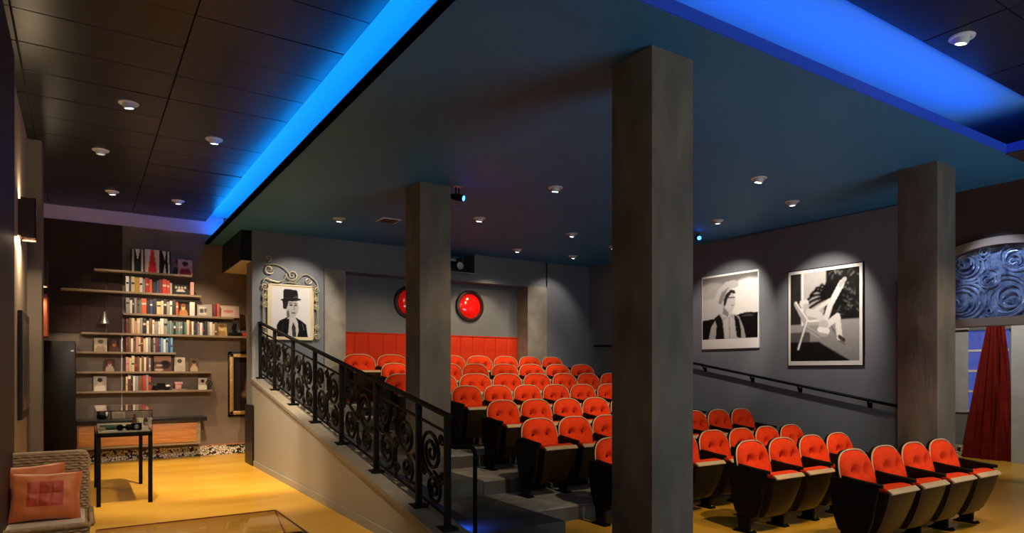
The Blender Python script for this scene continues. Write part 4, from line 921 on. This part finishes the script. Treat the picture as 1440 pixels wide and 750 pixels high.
# ================================================================== WICKER CHAIR AND CUSHIONS
wk = thing('wicker_armchair', 'woven brown wicker armchair in the lower left corner', 'armchair', (-.24, 6.85, 0))
def weave(w_, h_, n1, n2, amp=.022):
    """basket weave sheet in the XZ plane, facing -Y"""
    bm = bmesh.new(); g_ = {}; k1, k2 = n1*4, n2*4
    for i in range(k1+1):
        for j in range(k2+1):
            u, v = i/4, j/4; s_ = math.sin(PI*u)*math.cos(PI*v*1)*.6+abs(math.sin(PI*v))*.8
            ph = (int(u)+int(v)) % 2; s_ = abs(math.sin(PI*v))**.6*(.55+.45*math.cos(2*PI*(u/2+.5*(int(v) % 2))))
            g_[i, j] = bm.verts.new((i/k1*w_, -amp*s_, j/k2*h_))
    for i in range(k1):
        for j in range(k2): bm.faces.new((g_[i, j], g_[i+1, j], g_[i+1, j+1], g_[i, j+1]))
    return bm
ob('back_frame', B(-.30, .29, .38, .44, .12, .86, bev=.02), 'wicker', wk)
o = ob('back_weave', weave(.53, .70, 12, 28), 'wicker', wk); o.location = (-.29, .378, .155)
o = ob('back_weave', weave(.06, .72, 2, 28), 'wicker', wk); o.location = (.235, .372, .13)
bm = bmesh.new(); tube(bm, [(-.30, .39, .86), (.22, .39, .862), (.27, .39, .855), (.29, .39, .82), (.295, .39, .15)], .020, 8); ob('rim', bm, 'wicker', wk)
ob('seat_frame', B(-.30, .29, -.46, .40, .13, .32, bev=.02), 'wicker', wk)
bm = bmesh.new(); tube(bm, [(-.30, -.47, .355), (.24, -.47, .355), (.295, -.46, .35), (.315, -.40, .345), (.315, .38, .34)], .022, 10); ob('seat_rim', bm, 'wicker', wk)
o = ob('seat_weave', weave(.60, .22, 14, 9), 'wicker', wk); o.location = (-.30, -.462, .13)
o = ob('seat_pad', B(-.29, .27, -.43, .37, .31, .345, bev=.015), 'cream', wk); o['label'] = 'pale seat pad'
for sx in (-.27, .26):
    for sy in (-.42, .40): bm = bmesh.new(); tube(bm, [(sx, sy, 0), (sx, sy, .15)], .02, 8); ob('leg', bm, 'wicker', wk)
def pillow(name, label, w_, h_, loc, rot, patch):
    t = thing(name, label, 'cushion', loc, 0, 'orange cushions on the wicker armchair'); t.rotation_euler = rot
    bm = bmesh.new(); n = 32; F_ = {}; r_ = random.Random(len(label))
    for s_ in (-1, 1):
        for i in range(n+1):
            for j in range(n+1):
                u, v = i/n*2-1, j/n*2-1; e = (max(0, 1-abs(u)**3.0)*max(0, 1-abs(v)**3.0))**.5
                pin = 1-.07*(1-abs(u))**1*abs(v)**4; pin2 = 1-.07*(1-abs(v))*abs(u)**4
                wr = .010*math.sin(7*u+4*v+s_)*math.sin(5*v-3*u)*e
                if s_ == 1 and (i in (0, n) or j in (0, n)): F_[s_, i, j] = F_[-1, i, j]; continue
                F_[s_, i, j] = bm.verts.new((u*w_/2*pin2, s_*(.075*e+wr), v*h_/2*pin))
        for i in range(n):
            for j in range(n): bm.faces.new((F_[s_, i, j], F_[s_, i+1, j], F_[s_, i+1, j+1], F_[s_, i, j+1]))
    ob('cushion_cover', bm, 'silk', t)
    if patch:
        for a in range(3):
            for b in range(2):
                bm = bmesh.new(); G = {}; k = 6
                for i in range(k+1):
                    for j in range(k+1):
                        u = -.52+.335*a+.325*i/k; v = -.42+.52*b+.50*j/k; e = (max(0, 1-abs(u)**3.0)*max(0, 1-abs(v)**3.0))**.5
                        wr = .010*math.sin(7*u+4*v-1)*math.sin(5*v-3*u)*e; edge = min(i, k-i, j, k-j, 1)
                        G[i, j] = bm.verts.new((u*w_/2*(1-.07*(1-abs(v))*abs(u)**4), -(.075*e+wr)-.003-.006*edge-.003*math.sin(9*u+17*v)*edge, v*h_/2*(1-.07*(1-abs(u))*abs(v)**4)))
                for i in range(k):
                    for j in range(k): bm.faces.new((G[i, j], G[i+1, j], G[i+1, j+1], G[i, j+1]))
                ob('silk_patch', bm, 'silkred', t)
    return t
pillow('cushion', 'orange silk cushion with red patchwork squares, the nearer of the two', .50, .40, (-.245, 6.80, .545), (-.26, .03, 0), True)
pillow('cushion', 'plain orange silk cushion half hidden behind the patchwork one', .50, .40, (-.36, 7.03, .59), (-.18, -.04, 0), False)
# glass coffee table at the bottom edge
t = thing('coffee_table', 'low amber glass box table with thin metal edges at the bottom edge', 'coffee table', (.72, 5.05, 0))
hx, hy = .63, .60
ob('glass_top', B(-hx, hx, -hy, hy, .44, .452, bev=.002), 'amberglass', t)
for sx in (-1, 1): ob('glass_side', B(*(sorted((sx*hx, sx*(hx-.008)))), -hy, hy, .02, .438), 'amberglass', t)
for sy in (-1, 1): ob('glass_side', B(-hx+.01, hx-.01, *(sorted((sy*hy, sy*(hy-.008)))), .02, .438), 'amberglass', t)
for sx in (-1, 1):
    for sy in (-1, 1): ob('corner_post', B(*sorted((sx*hx, sx*(hx-.012))), *sorted((sy*hy, sy*(hy-.012))), 0, .44), 'copper', t)
    ob('edge_bar', B(*sorted((sx*(hx+.002), sx*(hx-.010))), -hy, hy, .436, .454), 'copper', t)
for sy in (-1, 1): ob('edge_bar', B(-hx, hx, *sorted((sy*(hy+.002), sy*(hy-.010))), .436, .454), 'copper', t)

# ================================================================== LEFT WALL FITTINGS
def sconce(y, z0, z1, lab, w_=.26, d_=.15, x=-.55, pw=6):
    t = thing('wall_sconce', lab, 'sconce', (x, y, (z0+z1)/2), 0, 'brown box sconces on the left wall'); h = (z1-z0)/2
    for a, b, c, d in ((0.02, d_, -w_/2, -w_/2+.008), (0.02, d_, w_/2-.008, w_/2), (d_-.008, d_, -w_/2, w_/2)): ob('shade_side', B(a, b, c, d, -h, h), 'copper' if a > .05 else 'leftdark', t)
    ob('back_plate', B(0, .02, -w_/2, w_/2, -h+.02, h-.02), 'leftdark', t)
    ob('bulb_bar', B(.05, d_-.04, -w_/2+.03, w_/2-.03, -h+.04, -h+.06), 'slit', t); ob('bulb_bar', B(.05, d_-.04, -w_/2+.03, w_/2-.03, h-.06, h-.04), 'slit', t)
    for s_ in (-1, 1):
        l = bpy.data.lights.new('sconce_glow', 'AREA'); l.energy = pw if s_ > 0 else pw*6; l.color = WARM; l.size = .08
        lo = bpy.data.objects.new('sconce_glow', l); C.objects.link(lo); lo.parent = t; lo.location = (.08, 0, s_*(h-.02)); lo.rotation_euler = (PI if s_ > 0 else 0, 0, 0)
sconce(8.72, 3.0, 3.42, 'brown box sconce nearer the camera on the left wall'); sconce(11.5, 2.80, 3.24, 'brown box sconce farther along the left wall', pw=4)
t = thing('framed_print', 'narrow brown framed print seen edge on along the left wall', 'framed picture', (-.55, 9.05, 1.66)); ob('frame', B(0, .04, -.55, .55, -.57, .57, bev=.006), 'leftdark', t); ob('mat_board', B(.038, .043, -.46, .46, -.48, .48), 'pilgray', t); ob('print_sheet', B(.042, .045, -.3, .3, -.33, .33), 'blackpanel', t)
t = thing('framed_poster', 'small poster in a copper frame at the far end of the left wall', 'framed picture', (-.55, 12.6, 2.45)); ob('frame', B(0, .12, -.3, .3, -.32, .32, bev=.006), 'copper', t); ob('poster_sheet', B(.118, .123, -.25, .25, -.27, .27), 'bk_red', t)

# ================================================================== ARCH RELIEF AND DRAPE
t = thing('arch_relief', 'silvery blue pressed metal relief of swirling circles in the arch', 'relief', (9.93, AC, 2.29))
bm = bmesh.new(); prism(bm, [(y-AC, archz(y)-2.29-.01) for y in ys] + [(AH, 0.0), (-AH, 0.0)], 'x', .0, .03); ob('relief_panel', bm, 'tin', t)
rr = random.Random(3); circ = []
for cy_, cz_, r_ in ((-.62, .30, .27), (-.02, .28, .28), (.42, .24, .24), (.36, .70, .22), (-.18, .78, .20), (-.66, .62, .14), (.14, .52, .12), (.80, .36, .18), (-.38, .56, .10), (.66, .55, .10), (-.90, .18, .14), (.22, .86, .09), (-.36, .10, .10), (.12, .06, .08), (.66, .08, .09), (.94, .12, .11), (-.84, .44, .09)):
    bm = bmesh.new(); y0_, a0 = cy_, rr.uniform(0, 6)
    an = rr.uniform(0, 2*PI)
    for kk, fr in enumerate((.82, .66, .50, .34, .18)):
        if r_*fr < .025: continue
        an += rr.uniform(-.7, .7); off = (1-fr)*r_*.55; arc = rr.uniform(1.2, 2.0)*PI; a1 = rr.uniform(0, 6)
        bm = bmesh.new(); tube(bm, [(-.016-.006*kk, cy_+math.cos(an)*off+math.cos(a1+arc*q/22)*r_*fr, cz_+math.sin(an)*off+math.sin(a1+arc*q/22)*r_*fr) for q in range(23)], lambda t_: .006+.010*math.sin(PI*t_), 6)
        ob('swirl', bm, 'tin', t)
    bm = bmesh.new(); tube(bm, [(-.012, cy_+math.cos(q*PI/14)*r_, cz_+math.sin(q*PI/14)*r_) for q in range(28)], .017, 6, closed=True); ob('swirl_rim', bm, 'tin', t)
l = bpy.data.lights.new('relief_wash', 'SPOT'); l.energy = 130; l.color = (.55, .72, 1); l.spot_size = .72; l.spot_blend = .5; l.shadow_soft_size = .05
lo = bpy.data.objects.new('relief_wash', l); C.objects.link(lo); lo.location = (8.75, 3.9, 3.90); look(lo, (9.93, 3.65, 2.66))
t = thing('red_drape', 'dark red gathered drape hanging beside the far window', 'curtain', (13.80, 5.32, 0))
bm = bmesh.new(); K, Zn = 96, 26; R_ = []
for j in range(Zn+1):
    v = j/Zn; z_ = 2.44*v; wy = .235*(1-v)**.8+.10+.02*max(0, v-.93)*10; wx = .09*(1-.3*v); L = []
    for k in range(K):
        a = 2*PI*k/K; rip = 1+.24*math.sin(11*a+1.5*v)*(1-.3*v)+.10*math.sin(17*a+2); L.append(bm.verts.new((wx*math.cos(a)*rip+(.045*math.sin(26*math.sin(a)*(1-.25*v)+2.2*v)+.02*math.sin(57*math.sin(a)))*(1-.45*v), -.02*v*4+wy*math.sin(a)*rip, z_)))
    R_.append(L)
for a_, b_ in zip(R_, R_[1:]):
    for k in range(K): bm.faces.new((a_[k], a_[(k+1) % K], b_[(k+1) % K], b_[k]))
bm.faces.new(R_[0][::-1]); bm.faces.new(R_[-1]); ob('drape_cloth', bm, 'drape', t)
bm = bmesh.new(); tube(bm, [(0, -.65, 2.47), (0, .55, 2.47)], .018, 8); ob('curtain_pole', bm, 'black', t)
